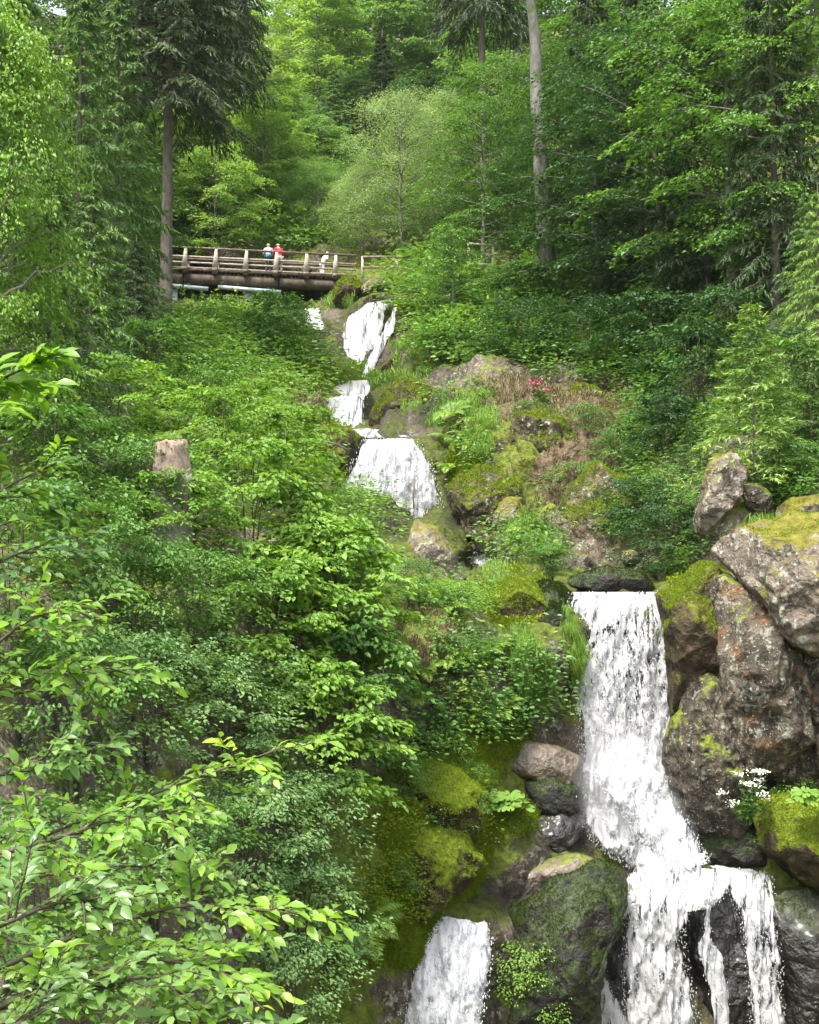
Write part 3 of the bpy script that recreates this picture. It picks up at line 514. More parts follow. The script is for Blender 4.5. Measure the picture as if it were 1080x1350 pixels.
fall('g', [(488,398,518,392,56.6),(470,410,512,404,55.8),(450,430,504,426,55.2),(453,460,494,462,54.6),(457,502,482,500,54.0)], W_far, 'topmost fall, its wide left stream below the grey boulder', .2, drops=137, seed=13, dsz=.03, edge=.12)
fall('g2', [(519,404,529,402,55.6),(507,430,520,432,54.7),(492,462,505,462,54.0),(472,500,485,500,53.4)], W_far, 'topmost fall, its narrow right stream', .1, drops=82, seed=14, dsz=.03, edge=.05)
fall('p1', [(457,499,486,499,53.6),(444,508,490,507,51),(428,518,486,514,48.3),(424,530,484,524,47.6)], W_mid, 'water running from the topmost fall to the small upper fall', .05, drops=60, seed=31, dsz=.03, edge=.2)
fall('p2', [(446,566,484,564,46.4),(466,571,528,570,43),(484,578,542,577,40.3)], W_mid, 'water running to the lip of the middle fall', .05, drops=40, seed=32, dsz=.03, edge=.2)
fall('p3', [(536,688,584,688,38.2),(560,697,604,694,37.8),(584,706,612,700,37.5)], W_mid, 'foam at the foot of the middle fall', .05, drops=300, seed=33, dsz=.03, edge=.2, spread=.2)
fall('h', [(398,405,420,403,56.2),(402,418,426,420,55.6),(404,436,428,438,55.0)], W_far, 'side stream far left of the topmost fall', .15, drops=55, seed=15, dsz=.03, edge=.15)
fall('h2', [(392,446,424,446,53.6),(386,460,420,462,53.2),(384,470,415,470,53.0)], W_thin, 'pale trickle under the side stream', .1, drops=27, seed=16, dsz=.03, edge=.1)
fall('h3', [(318,438,344,434,52.5),(304,446,340,444,52.0),(300,454,336,452,51.6)], W_far, 'small white rapid in the shrubs below the bridge', .1, drops=55, seed=17, dsz=.03, edge=.1)

# ------------------------------------------------------------------ plants: leaf and branch generators
def leaves(mb, P, Fw, Nn, L, Wd, kind='leaf4', fold=.25, curl=.2):
    "adds one small leaf mesh per row of P"
    Fw = nrm(Fw); Sd = nrm(np.cross(Nn, Fw)); Up = np.cross(Fw, Sd); L = np.broadcast_to(L, (len(P),))[:, None]; Wd = np.broadcast_to(Wd, (len(P),))[:, None]
    if kind == 'leaf4': T = [(0, 0, 0), (.42, .5, fold), (1, 0, -curl), (.42, -.5, fold)]; Fc = [[0, 1, 2], [0, 2, 3]]
    elif kind == 'blade': T = [(0, .5, 0), (1, .12, -curl), (1, -.12, -curl), (0, -.5, 0)]; Fc = [[0, 1, 2, 3]]
    elif kind == 'leaf6': T = [(0, 0, 0), (.28, .42, fold*.8), (.68, .38, fold*.6-curl*.4), (1, 0, -curl), (.68, -.38, fold*.6-curl*.4), (.28, -.42, fold*.8)]; Fc = [[0, 1, 2, 3], [0, 3, 4, 5]]
    else: T = [(0, 0, 0), (.15, .22, .10), (.4, .46, .17), (.7, .34, .08-curl*.3), (1, 0, -curl), (.7, -.34, .08-curl*.3), (.4, -.46, .17), (.15, -.22, .10), (.38, 0, .03), (.7, 0, -curl*.4)]; Fc = [[0, 1, 2, 8], [8, 2, 3, 9], [0, 8, 6, 7], [8, 9, 5, 6]]; Fd = [[9, 3, 4], [9, 4, 5]]
    V = np.stack([P+Fw*L*a+Sd*Wd*b+Up*Wd*c for a, b, c in T], 1)
    n = len(T); base = np.arange(len(P))[:, None, None]*n
    fs = [(base+np.array(Fc)).reshape(-1, len(Fc[0]))]
    if kind == 'leaf10': fs.append((base+np.array(Fd)).reshape(-1, 3))
    mb.add(V, fs)
def limbs(R, H, RR, c0, nl, droop=.25, rise=(.15, .9), prof=None):
    out = []
    for i in range(nl):
        t = (i+R.uniform(.2, .8))/nl; h = H*(c0+(.96-c0)*t); az = i*2.4+R.uniform(-.4, .4)
        L = RR*(prof(t) if prof else (math.sin(PI*min(1, .18+.80*t))**.7))*R.uniform(.75, 1.1)
        r = rise[0]+(rise[1]-rise[0])*t; s_ = np.linspace(0, 1, 7)
        d = np.array([math.cos(az), math.sin(az)]); p = np.zeros((7, 3)); p[:, :2] = d*(s_*L)[:, None]; p[:, 2] = h+L*(r*s_-droop*s_**2)
        p[1:, :] += R.normal(0, L*.02, (6, 3)); out.append((p, L, az, t))
    return out
def broad(H, RR, c0, nl, nsp, nlf, leaf, seed, trunk_r=None, kind='leaf4', droop=.25, rise=(.15, .9), flat=.35, ssz=.33, lw=.62, multi=1, jit=.006):
    "returns meshes (wood, foliage) of a broadleaf plant whose leaves lie in flat sprays"
    R = np.random.default_rng(seed); w = MB(); f = MB(); tr = trunk_r or H*.014
    for k in range(multi):
        a = k*2.4; z = np.linspace(0, H*R.uniform(.8, .97), 8); b = np.stack([np.cos(a)*z*.12*(multi > 1)+R.normal(0, H*jit, 8), np.sin(a)*z*.12*(multi > 1)+R.normal(0, H*jit, 8), z], -1)
        b[0, 2] = -H*.04; w.tube(b, tr*np.linspace(1, .2, 8)**.9, 7)
    C = []; Dr = []; Sz = []
    for p, L, az, t in limbs(R, H, RR, c0, nl, droop, rise):
        w.tube(p, tr*.38*np.linspace(1, .2, 7), 4, False)
        for q in range(nsp):
            s_ = .22+.8*(q+R.uniform(0, 1))/nsp; i = min(5, int(s_*6)); fr = s_*6-i; b = p[i]*(1-fr)+p[min(6, i+1)]*fr
            a2 = az+R.choice([-1, 1])*R.uniform(.2, 1.1); ln = L*.35*R.uniform(.2, 1)*(1.15-s_*.6)
            e = b+np.array([math.cos(a2)*ln, math.sin(a2)*ln, ln*R.uniform(-.15, .35)])
            if R.random() < .5: w.tube(np.array([b, (b+e)/2+[0, 0, ln*.06], e]), tr*.1, 3, False)
            C.append(e); Dr.append(a2); Sz.append(RR*ssz*R.uniform(.6, 1.25))
    C = np.array(C); Dr = np.array(Dr)[:, None]; Sz = np.array(Sz)[:, None]; m = len(C)
    x = R.uniform(-.35, 1, (m, nlf)); y = R.normal(0, .42, (m, nlf))*np.sqrt(np.clip(1.05-x*x, .05, 1)); rr = x*x+y*y
    tilt = R.normal(.12, .28, (m, 1)); roll = R.normal(0, .25, (m, 1))
    lx = x*Sz; ly = y*Sz; lz = (R.normal(0, flat*.2, (m, nlf))-.28*rr)*Sz+tilt*lx*-1+roll*ly
    ca, sa = np.cos(Dr), np.sin(Dr); P = np.stack([C[:, :1]+lx*ca-ly*sa, C[:, 1:2]+lx*sa+ly*ca, C[:, 2:]+lz], -1).reshape(-1, 3)
    aa = (Dr+np.arctan2(y, x+.6)+R.normal(0, .5, (m, nlf))).ravel()
    Fw = np.stack([np.cos(aa), np.sin(aa), R.normal(-.25, .3, len(aa))], -1)
    Nn = np.stack([R.normal(0, .38, len(aa)), R.normal(0, .38, len(aa)), np.ones(len(aa))], -1)
    L = leaf*R.uniform(.6, 1.25, len(aa)); leaves(f, P, Fw, Nn, L, L*lw, kind)
    return w, f
def conifer(H, RR, c0, nb, blade, seed, tr=None, droop=.35, up=.25, tw=9, bl=6, hang=.5, prof=None, bw=.16):
    R = np.random.default_rng(seed); w = MB(); f = MB(); tr = tr or H*.013
    z = np.linspace(-H*.02, H, 12); w.tube(np.stack([z*0, z*0, z], -1), tr*np.linspace(1, .08, 12), 9)
    pf = prof or (lambda t: (1-t)**.8+.04)
    Bp = []; Tp = []; 
    for p, L, az, t in limbs(R, H, RR, c0, nb, droop, (-.05, up+.3), pf):
        w.tube(p, tr*.16*np.linspace(1, .2, 7)*(1.2-t), 4, False)
        nt_ = max(4, int(tw*(.4+.6*L/RR)))
        for q in range(nt_):
            s_ = .18+.82*(q+.5)/nt_; i = min(5, int(s_*6)); fr = s_*6-i; b = p[i]*(1-fr)+p[i+1]*fr; d0 = nrm(p[i+1]-p[i])
            for sg in (-1, 1, 0) if q == nt_-1 else (-1, 1):
                a2 = az+sg*R.uniform(.6, 1.1); ln = (.12+.42*(1-s_))*L*R.uniform(.6, 1.2)+blade*.5
                d = np.array([math.cos(a2), math.sin(a2), R.normal(-.12-hang*.5, .12)]); Bp.append(b); Tp.append(d*ln)
    Bp = np.array(Bp)[:, None]; Tp = np.array(Tp)[:, None]; m = len(Bp)
    s_ = R.uniform(0, 1, (m, bl, 1)); P = Bp+Tp*s_; P[..., 2] -= (hang*.25*s_[..., 0]**2)*np.linalg.norm(Tp, axis=-1)
    d = nrm(Tp)+R.normal(0, .33, (m, bl, 3)); d[..., 2] -= hang*.25
    P = (P+R.normal(0, blade*.06, P.shape)).reshape(-1, 3); d = d.reshape(-1, 3)
    Nn = np.stack([R.normal(0, .5, len(P)), R.normal(0, .5, len(P)), np.ones(len(P))], -1)
    L = blade*R.uniform(.6, 1.3, len(P)); leaves(f, P, d, Nn, L, L*bw*1.5, 'blade', curl=.4)
    return w, f
PROTO = {}
def proto(key, name, wf, wood, fol, H, parts=('trunk', 'crown')):
    r = empty(name); w, f = wf
    w.build(parts[0], wood, r); f.build(parts[1], fol, r); reg(r)
    PROTO[key] = [r, H, False]
def place(key, px, py, hpx, label, cat, m=None, name=None, rz=None, group=None, dz=0., wide=1., D=None, wood=None, tilt=0):
    r, H, used = PROTO[key]; c = r if not used else copy_tree(r); PROTO[key][2] = True
    if name and c is not r: c.name = name
    g = surf(px, py) if D is None else at(px, py, D); D = float(g[1]); s_ = hpx*mpp(D)/H
    c.location = (g[0], g[1], g[2]+dz); c.scale = (s_*wide, s_*wide, s_)
    h = (abs(math.sin(px*12.9898+py*78.233))*43758.5453) % 1
    c.rotation_euler = (tilt, 0, h*6.283 if rz is None else rz)
    tag(c, label, cat, group)
    if m or wood:
        for ch in c.children:
            mm = m if ch.name.split('.')[0] in ('crown', 'foliage') else wood
            if mm: sl_ = ch.material_slots[0]; sl_.link = 'OBJECT'; sl_.material = mm
    return c
for o_ in [o for o in COL.objects if o.get('category') == 'rock' and o.data.materials[0] in (R_moss, R_mdark, R_bm, R_dry, R_out)]:
    mt_ = o_.data.materials[0]; sz_ = max(o_.dimensions); dd_ = o_.location.y
    if sz_ < .5 or o_.get('group') or (mt_ is R_dry and sz_ < 3): continue
    n_ = int(min(26000, {R_moss: 5200, R_mdark: 900, R_bm: 1900, R_out: 1900, R_dry: 500}[mt_]*sz_*sz_*(24/dd_)))
    fuzz(o_, n_, .032*dd_/24, L_moss if mt_ in (R_moss, R_dry, R_bm, R_out) else L_mossd, int(sz_*1000) % 997, {R_moss: .0, R_mdark: .45, R_bm: .35, R_out: .4, R_dry: .75}[mt_])
proto('bf1', 'beech_tree', broad(16, 5.2, .12, 40, 7, 70, .30, 1, lw=.65, flat=.25, ssz=.30), B_grey, L_mid, 16)
proto('bf2', 'beech_tree', broad(16, 4.6, .16, 36, 7, 74, .29, 2, rise=(.3, 1.2), lw=.6, flat=.3, ssz=.30), B_grey, L_bright, 16)
proto('bm1', 'beech_tree', broad(9, 3.4, .14, 32, 7, 74, .14, 3, trunk_r=.13, flat=.2, ssz=.30), B_grey, L_mid, 9)
proto('bm2', 'maple_tree', broad(9, 3.0, .10, 34, 9, 64, .14, 4, trunk_r=.12, lw=.8, rise=(.3, 1.0), kind='leaf6'), B_grey, L_bright, 9)
proto('bir', 'birch_tree', broad(9, 3.2, .14, 40, 10, 60, .11, 5, trunk_r=.10, droop=.55, rise=(.5, 1.0), flat=1.0, lw=.55), B_grey, L_pale, 9)
proto('sh1', 'hazel_shrub', broad(2.6, 1.5, .08, 20, 5, 34, .135, 6, trunk_r=.02, multi=5, rise=(.25, 1.0), kind='leaf6', flat=.3, ssz=.30), B_twig, L_mid, 2.6, ('stem', 'foliage'))
proto('sh2', 'hornbeam_shrub', broad(2.6, 1.35, .10, 20, 5, 40, .135, 7, trunk_r=.02, multi=3, droop=.45, kind='leaf6', flat=.18, ssz=.32, lw=.7), B_twig, L_bright, 2.6, ('stem', 'foliage'))
proto('sh3', 'elder_shrub', broad(2.4, 1.6, .06, 20, 6, 44, .095, 8, trunk_r=.02, multi=6, rise=(.2, .9), flat=.9, ssz=.26, kind='leaf6'), B_twig, L_dark, 2.4, ('stem', 'foliage'))
proto('rub', 'low_shrub', broad(1.0, .9, .05, 16, 5, 30, .06, 9, trunk_r=.01, multi=5, rise=(.2, .7), flat=1.0, kind='leaf6'), B_twig, L_mid, 1.0, ('stem', 'foliage'))
proto('sap', 'beech_sapling', broad(4, 1.5, .12, 26, 7, 40, .10, 10, trunk_r=.035, kind='leaf6'), B_grey, L_mid, 4)
proto('cf1', 'spruce_tree', conifer(20, 3.9, .06, 120, .30, 11, tw=12, bl=14, hang=.7, up=.15), B_brown, L_spru, 20)
proto('cf2', 'spruce_tree', conifer(9, 2.3, .05, 95, .17, 12, tw=11, bl=14, hang=.6, up=.1), B_brown, L_spru, 9)
proto('fir', 'fir_tree', conifer(24, 4.2, .44, 130, .30, 13, tr=.34, tw=12, bl=16, hang=.8, up=.0, prof=lambda t: .75*(1-t)**.35+.15), B_brown, L_fir, 24)
proto('cy', 'young_spruce', conifer(3.6, 1.45, .04, 60, .13, 14, tr=.035, tw=10, bl=9, hang=.05, up=.55, bw=.2), B_brown, L_spru, 3.6)
FARG = 'trees on the far slope behind the bridge'
T = [
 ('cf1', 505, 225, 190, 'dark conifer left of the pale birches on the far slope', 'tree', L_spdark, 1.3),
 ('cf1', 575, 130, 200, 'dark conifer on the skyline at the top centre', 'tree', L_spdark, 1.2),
 ('bm2', 290, 352, 165, 'bright maple just behind the bridge right of the bare trunk', 'tree', L_far, 1.1),
 ('bm1', 655, 330, 260, 'leafy beech left of the pale trunk with open sprays', 'tree', L_mid, .9),
 # key px py hpx label cat mat wide
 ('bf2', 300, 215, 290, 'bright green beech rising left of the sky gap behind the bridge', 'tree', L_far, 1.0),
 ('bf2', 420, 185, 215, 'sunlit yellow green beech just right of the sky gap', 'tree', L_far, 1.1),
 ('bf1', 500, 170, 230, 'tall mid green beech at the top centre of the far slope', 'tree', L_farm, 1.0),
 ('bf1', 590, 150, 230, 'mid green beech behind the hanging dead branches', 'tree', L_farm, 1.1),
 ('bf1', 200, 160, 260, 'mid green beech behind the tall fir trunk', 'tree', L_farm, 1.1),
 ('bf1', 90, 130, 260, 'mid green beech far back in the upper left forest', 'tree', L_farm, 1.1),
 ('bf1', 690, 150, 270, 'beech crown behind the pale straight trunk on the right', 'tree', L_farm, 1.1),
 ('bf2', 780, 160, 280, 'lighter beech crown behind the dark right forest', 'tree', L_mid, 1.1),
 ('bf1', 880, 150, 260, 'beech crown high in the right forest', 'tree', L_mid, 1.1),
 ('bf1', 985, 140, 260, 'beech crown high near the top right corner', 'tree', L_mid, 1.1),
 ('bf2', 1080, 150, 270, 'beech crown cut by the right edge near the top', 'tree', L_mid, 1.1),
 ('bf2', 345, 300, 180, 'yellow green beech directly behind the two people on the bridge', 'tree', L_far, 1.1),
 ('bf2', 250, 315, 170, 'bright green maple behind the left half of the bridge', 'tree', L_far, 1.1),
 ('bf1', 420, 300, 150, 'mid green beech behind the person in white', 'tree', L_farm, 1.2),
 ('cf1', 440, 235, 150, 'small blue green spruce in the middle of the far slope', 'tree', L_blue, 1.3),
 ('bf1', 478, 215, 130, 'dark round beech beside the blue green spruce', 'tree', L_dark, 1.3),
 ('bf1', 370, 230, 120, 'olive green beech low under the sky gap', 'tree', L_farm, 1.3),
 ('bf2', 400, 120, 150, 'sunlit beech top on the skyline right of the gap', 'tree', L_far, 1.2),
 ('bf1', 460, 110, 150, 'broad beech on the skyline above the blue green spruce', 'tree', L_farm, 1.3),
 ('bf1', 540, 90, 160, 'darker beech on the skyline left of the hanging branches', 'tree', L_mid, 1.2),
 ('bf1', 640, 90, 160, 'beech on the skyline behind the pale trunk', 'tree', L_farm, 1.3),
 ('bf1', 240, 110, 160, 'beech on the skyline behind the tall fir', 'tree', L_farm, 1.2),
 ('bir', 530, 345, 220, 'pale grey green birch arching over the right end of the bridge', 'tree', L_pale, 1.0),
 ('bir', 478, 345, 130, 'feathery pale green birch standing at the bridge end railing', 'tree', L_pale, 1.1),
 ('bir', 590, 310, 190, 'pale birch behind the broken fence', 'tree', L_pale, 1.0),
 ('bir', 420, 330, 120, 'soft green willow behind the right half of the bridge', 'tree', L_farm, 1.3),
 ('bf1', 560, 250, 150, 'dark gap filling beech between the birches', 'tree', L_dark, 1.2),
 # left forest
 ('fir', 218, 442, 720, 'tall dark fir with a long bare trunk at the left end of the bridge', 'tree', L_fir, .95),
 ('fir', 287, 320, 520, 'second dark fir with drooping branches right of the bare trunk', 'tree', L_fir, .85),
 ('cf1', 150, 450, 500, 'green spruce directly left of the bare trunk', 'tree', L_spru, .9),
 ('cf1', 95, 420, 500, 'tall green spruce in the upper left forest', 'tree', L_spru, .9),
 ('cf1', 20, 430, 560, 'tall green spruce at the left edge', 'tree', L_spru, .9),
 ('cf2', 120, 540, 330, 'bright tipped young spruce in the left forest', 'tree', L_spru, 1.0),
 ('cf2', 60, 600, 400, 'light green spruce with drooping tips low in the left forest', 'tree', L_spru, 1.0),
 ('cf2', 175, 500, 190, 'small dark spruce at the foot of the bare trunk', 'tree', L_spdark, 1.0),
 ('bm2', -10, 620, 620, 'sunlit maple with large leaves at the upper left edge', 'tree', L_bright, .48),
 ('bm2', -90, 560, 640, 'sunlit maple whose crown is cut by the left edge', 'tree', L_bright, .6),
 ('bm1', 160, 400, 210, 'green beech between the spruces left of the bridge', 'tree', L_mid, 1.0),
 ('bm1', 245, 350, 130, 'low beech at the far left bridge end', 'tree', L_mid, 1.2),
 # right forest
 ('bm1', 640, 360, 230, 'open beech between the birch and the pale trunk', 'tree', L_mid, .9),
 ('fir', 640, 300, 640, 'fir with dead brown drooping branches left of the pale trunk', 'tree', L_fir, .7),
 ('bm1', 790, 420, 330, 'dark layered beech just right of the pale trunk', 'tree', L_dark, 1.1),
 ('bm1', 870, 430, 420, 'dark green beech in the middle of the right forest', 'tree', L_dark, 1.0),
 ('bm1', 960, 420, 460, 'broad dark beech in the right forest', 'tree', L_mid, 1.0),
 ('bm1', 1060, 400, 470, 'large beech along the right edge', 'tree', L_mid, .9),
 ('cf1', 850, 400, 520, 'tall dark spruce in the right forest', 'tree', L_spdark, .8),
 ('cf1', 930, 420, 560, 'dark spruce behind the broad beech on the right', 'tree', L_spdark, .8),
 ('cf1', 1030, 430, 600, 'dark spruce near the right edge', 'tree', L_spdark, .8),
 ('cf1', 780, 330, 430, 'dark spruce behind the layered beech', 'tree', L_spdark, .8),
 ('bm1', 760, 330, 300, 'mid green beech with black forked boughs right of the pale trunk', 'tree', L_mid, .9),
 ('cf2', 1068, 470, 230, 'pale green drooping spruce at the right edge above the young spruce', 'tree', L_spru, 1.0),

 ('cy', 925, 640, 80, 'tiny spruce beside the standing stone', 'tree', L_spru, 1.0),
 ('cy', 1070, 600, 150, 'young spruce cut by the right edge', 'tree', L_spru, 1.),
 ('sap', 598, 432, 135, 'beech sapling in front of the railing right of the topmost fall', 'tree', L_mid, 1.0),
 ('sap', 655, 440, 90, 'small beech sapling below the broken fence', 'tree', L_mid, 1.0),
 ('sap', 572, 430, 48, 'low beech sapling hugging the rock beside the topmost fall', 'tree', L_mid, 1.1),
]
place('cy', 995, 625, 235, 'young spruce with light tips standing above the standing stone', 'tree', L_tip, wide=.9, D=27.6)
place('cf2', 1085, 560, 330, 'pale drooping spruce cut by the right edge beside the young spruce', 'tree', L_tip, wide=.8, D=31)
for k, x, y, h, lab, cat, m, wd in T:
    place(k, x, y, h, lab, cat, m, wide=wd, group=None)
SH = [
 ('rub', 548, 1112, 34, 'small leafy plant between the two moss lumps of the lower bank', L_mid, 1.2),
 ('rub', 612, 1040, 30, 'small plant at the right side of the moss hump', L_mid, 1.2),
 ('sh3', 505, 1185, 46, 'leafy shrub overhanging the bank above the lower left fall', L_mid, 1.2),
 ('rub', 590, 1000, 34, 'small bush where the earthy wall meets the moss hump', L_bright, 1.3),
 ('sh3', 520, 1060, 52, 'leafy shrub at the left side of the moss hump', L_mid, 1.2),
 ('sh1', 362, 480, 78, 'mid green shrub right under the bridge pier', L_mid, 1.0),
 ('sh1', 380, 455, 50, 'small leafy shrub beside the side stream', L_mid, 1.0),
 ('sh3', 245, 442, 38, 'low shrub at the foot of the tall bare trunk', L_mid, 1.2),
 ('sh3', 292, 432, 34, 'bright low shrub below the left bridge opening', L_bright, 1.3),
 ('sh1', 260, 480, 60, 'rounded shrub on the slope below the bridge', L_bright, 1.2),
 ('sh1', 200, 520, 90, 'shrub right of the spruces on the left slope', L_mid, 1.1),
 ('sh1', 150, 580, 110, 'broad green shrub left of the sawn stump', L_bright, 1.2),
 ('sh3', 120, 660, 110, 'dark shrub low on the left slope', L_mid, 1.2),
 ('sh3', 190, 700, 110, 'dark shrub just below the sawn stump', L_mid, 1.1),
 ('sh1', 285, 640, 120, 'light green shrub right of the sawn stump', L_bright, 1.0),
 ('sh2', 330, 640, 100, 'bright layered shrub above the big hornbeam', L_bright, 1.0),
 ('sh3', 270, 560, 70, 'mid green shrub on the slope above the stump', L_mid, 1.2),
 ('sh1', 330, 570, 70, 'pale green shrub left of the boulder by the middle fall', L_bright, 1.2),
 ('sh1', 380, 650, 110, 'light shrub left of the middle fall', L_bright, 1.1),
 ('sh1', 330, 780, 190, 'tall hazel in the middle of the left bank', L_bright, 1.0),
 ('sh2', 392, 800, 170, 'tall light green hazel left of the middle fall foot', L_bright, .9),
 ('sh2', 440, 845, 172, 'bright yellow green bush in front of the middle fall', L_bright, .85),
 ('sh2', 430, 900, 200, 'bright layered hornbeam bush in the centre of the left bank', L_bright, 1.0),
 ('sh2', 350, 930, 190, 'dark layered hornbeam bush behind the bright one', L_bright, 1.0),
 ('sh2', 460, 1010, 190, 'layered hornbeam bush hanging over the mossy bank', L_mid, .9),
 ('sh2', 400, 1080, 190, 'deep green hornbeam bush below the centre', L_bright, 1.0),
 ('sh3', 260, 880, 150, 'dark shaded shrub left of the centre', L_mid, 1.1),
 ('sh3', 180, 860, 150, 'dark shaded shrub in the hollow of the left bank', L_mid, 1.0),
 ('sh3', 110, 800, 160, 'dark shrub above the bright foreground leaves', L_mid, 1.1),
 ('sh3', 300, 1020, 150, 'blue green small leaved shrub in the middle of the left bank', L_blue, 1.1),
 ('sh3', 200, 1000, 160, 'blue green shrub behind the foreground branch', L_blue, 1.1),
 ('sh3', 380, 1180, 150, 'blue green small leaved shrub above the foreground branch tip', L_blue, 1.0),
 ('sh3', 400, 1290, 150, 'pale blue green shrub right of the foreground branch tip', L_blue, 1.0),
 ('sh3', 320, 1200, 160, 'small leaved shrub behind the foreground branches', L_blue, 1.0),
 ('sh3', 370, 1390, 140, 'pale small leaved shrub at the bottom beside the lower left fall', L_blue, 1.0),
 ('sh1', 60, 700, 170, 'green shrub at the left edge under the maples', L_mid, 1.0),
 ('sh1', 10, 900, 240, 'shaded shrub at the left edge behind the foreground leaves', L_mid, 1.0),
 ('sh3', 100, 1050, 200, 'shaded shrub behind the lower foreground leaves', L_mid, 1.0),
 ('sh3', 220, 1250, 200, 'shaded shrub low behind the foreground leaves', L_mid, 1.1),
 ('sh3', 60, 1300, 220, 'shaded shrub in the bottom left corner behind the leaves', L_mid, 1.1),
 ('sh1', 236, 748, 122, 'leafy shrub covering the lower part of the stump', L_bright, 1.1),
 ('sh3', 205, 715, 60, 'low shrub left of the stump foot', L_mid, 1.2),
 ('rub', 605, 812, 42, 'fresh green shrub in front of the pale rock by the chute', L_bright, 1.2),
 ('sh3', 535, 815, 62, 'fresh green shrub at the left foot of the pale rock', L_mid, 1.1),
 ('sh3', 615, 965, 42, 'nettle like shrub on the wall under the moss mound', L_bright, 1.2),
 ('sh3', 590, 890, 48, 'leafy shrub on the earthy wall left of the main waterfall', L_mid, 1.3),
 ('sh3', 568, 985, 45, 'leafy shrub above the moss hump', L_mid, 1.3),
 ('rub', 575, 1090, 50, 'small plant growing on the moss hump', L_mid, 1.2),
 ('rub', 690, 1310, 60, 'fresh green tuft low on the big dark mossy boulder', L_bright, 1.2),
 ('rub', 700, 1370, 60, 'bright plant at the foot of the big dark mossy boulder', L_bright, 1.1),
 ('sh3', 722, 772, 52, 'dark green shrub at the water edge under the right bank', L_mid, 1.1),
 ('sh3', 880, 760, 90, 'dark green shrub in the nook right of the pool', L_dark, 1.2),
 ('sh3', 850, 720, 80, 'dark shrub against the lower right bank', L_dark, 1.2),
 ('rub', 770, 600, 34, 'small shrub growing on the right bank', L_mid, 1.2),
 ('sh3', 818, 640, 60, 'leafy shrub hanging on the right bank', L_mid, 1.0),
 ('sh1', 858, 615, 75, 'leafy shrub at the right end of the right bank', L_mid, 1.1),
 ('rub', 730, 600, 35, 'tiny bush in the middle of the right bank', L_mid, 1.2),
 ('rub', 700, 570, 30, 'tiny bush near the crest of the right bank', L_mid, 1.2),
 ('rub', 760, 660, 40, 'tiny bush on the brown slope of the right bank', L_mid, 1.2),
 ('sh1', 600, 480, 50, 'light shrub on the crest left of the pale cracked rock', L_mid, 1.2),
 ('sh3', 690, 480, 80, 'dark shrub between the pale trunk and the right bank', L_dark, 1.2),
 ('sh3', 770, 490, 90, 'dark shrub under the layered beech', L_dark, 1.2),
 ('sh1', 860, 500, 110, 'broad dark green shrub below the right forest', L_dark, 1.1),
 ('sh1', 920, 560, 130, 'dark green shrub left of the young spruce', L_dark, 1.1),
 ('sh1', 890, 620, 85, 'dark green shrub behind the standing stone', L_dark, 1.1),
 ('sh1', 960, 500, 110, 'dark shrub behind the young spruce', L_dark, 1.1),
 ('sh1', 1060, 560, 110, 'mid green shrub at the right edge behind the young spruce', L_mid, 1.1),
 ('sh1', 1050, 650, 70, 'fresh green shrub over the flat pale rock at the right edge', L_mid, 1.2),
 ('rub', 940, 680, 50, 'small green plant in the cleft of the standing stone', L_mid, 1.2),
 ('sh3', 668, 448, 50, 'sunlit shrub on the slope below the broken fence', L_bright, 1.2),
 ('sh3', 610, 442, 40, 'sunlit shrub left of the slope below the fence', L_bright, 1.2),
 ('sh1', 700, 420, 60, 'shrub around the foot of the pale trunk', L_mid, 1.2),
 ('sh3', 800, 400, 90, 'dark undergrowth shrub right of the pale trunk', L_dark, 1.2),
 ('sh3', 1020, 520, 90, 'dark shrub between the young spruces', L_dark, 1.2),
 ('rub', 1050, 1075, 45, 'round leaved green plant on the bright mossy block', L_bright, 1.2),
 ('rub', 985, 1105, 50, 'green plant with serrated leaves left of the bright mossy block', L_mid, 1.0),
]
for k, x, y, h, lab, m, wd in SH:
    place(k, x, y, h, lab, 'shrub', m, wide=wd)
# the pale straight beech trunk on the right, its first boughs high up
w, f = broad(23, 3.8, .66, 22, 9, 60, .17, 30, trunk_r=.40, jit=.0018)
proto('big', 'beech_tree', (w, f), B_pale, L_mid, 23)
place('big', 724, 392, 740, 'tall beech with a pale straight trunk on the right slope', 'tree', rz=0.)
for o_ in COL.objects:
    if o_.get('label') == 'tall beech with a pale straight trunk on the right slope': o_.rotation_euler = (0, RAD(-3.2), 0)

# ------------------------------------------------------------------ ferns, grass, herbs
def fern_mesh(R, nfr=10, Lf=.62):
    mb = MB()
    for k in range(nfr):
        az = k*2*PI/nfr+R.uniform(-.3, .3); L = Lf*R.uniform(.7, 1.15); s_ = np.linspace(0.03, 1, 20); ri = R.uniform(.75, 1.15)
        h = L*(ri*s_-.75*s_**2.2); d = np.array([math.cos(az), math.sin(az)]); C = np.stack([d[0]*L*s_*.85, d[1]*L*s_*.85, h], -1)
        T = nrm(np.gradient(C, axis=0)); sd = np.array([-d[1], d[0], 0.])
        for sg in (-1, 1):
            l = L*.26*np.sin(PI*np.clip(s_*.86+.12, 0, 1))**.8*R.uniform(.8, 1.1, 20)
            leaves(mb, C[1:], (sd*sg+T*.45)[1:]+R.normal(0, .06, (19, 3)), nrm(np.cross(T, sd*1.))[1:]*1.0+R.normal(0, .1, (19, 3)), l[1:], L*.052*np.ones(19), 'leaf4', 0, .5)
        mb.tube(C[::4], L*.006, 3, False)
    return mb
RG = np.random.default_rng(77)
fern0 = fern_mesh(RG).build('fern', L_fern); fern1 = fern_mesh(RG, 8, .7).build('fern', L_fern); FU = [0, 0]
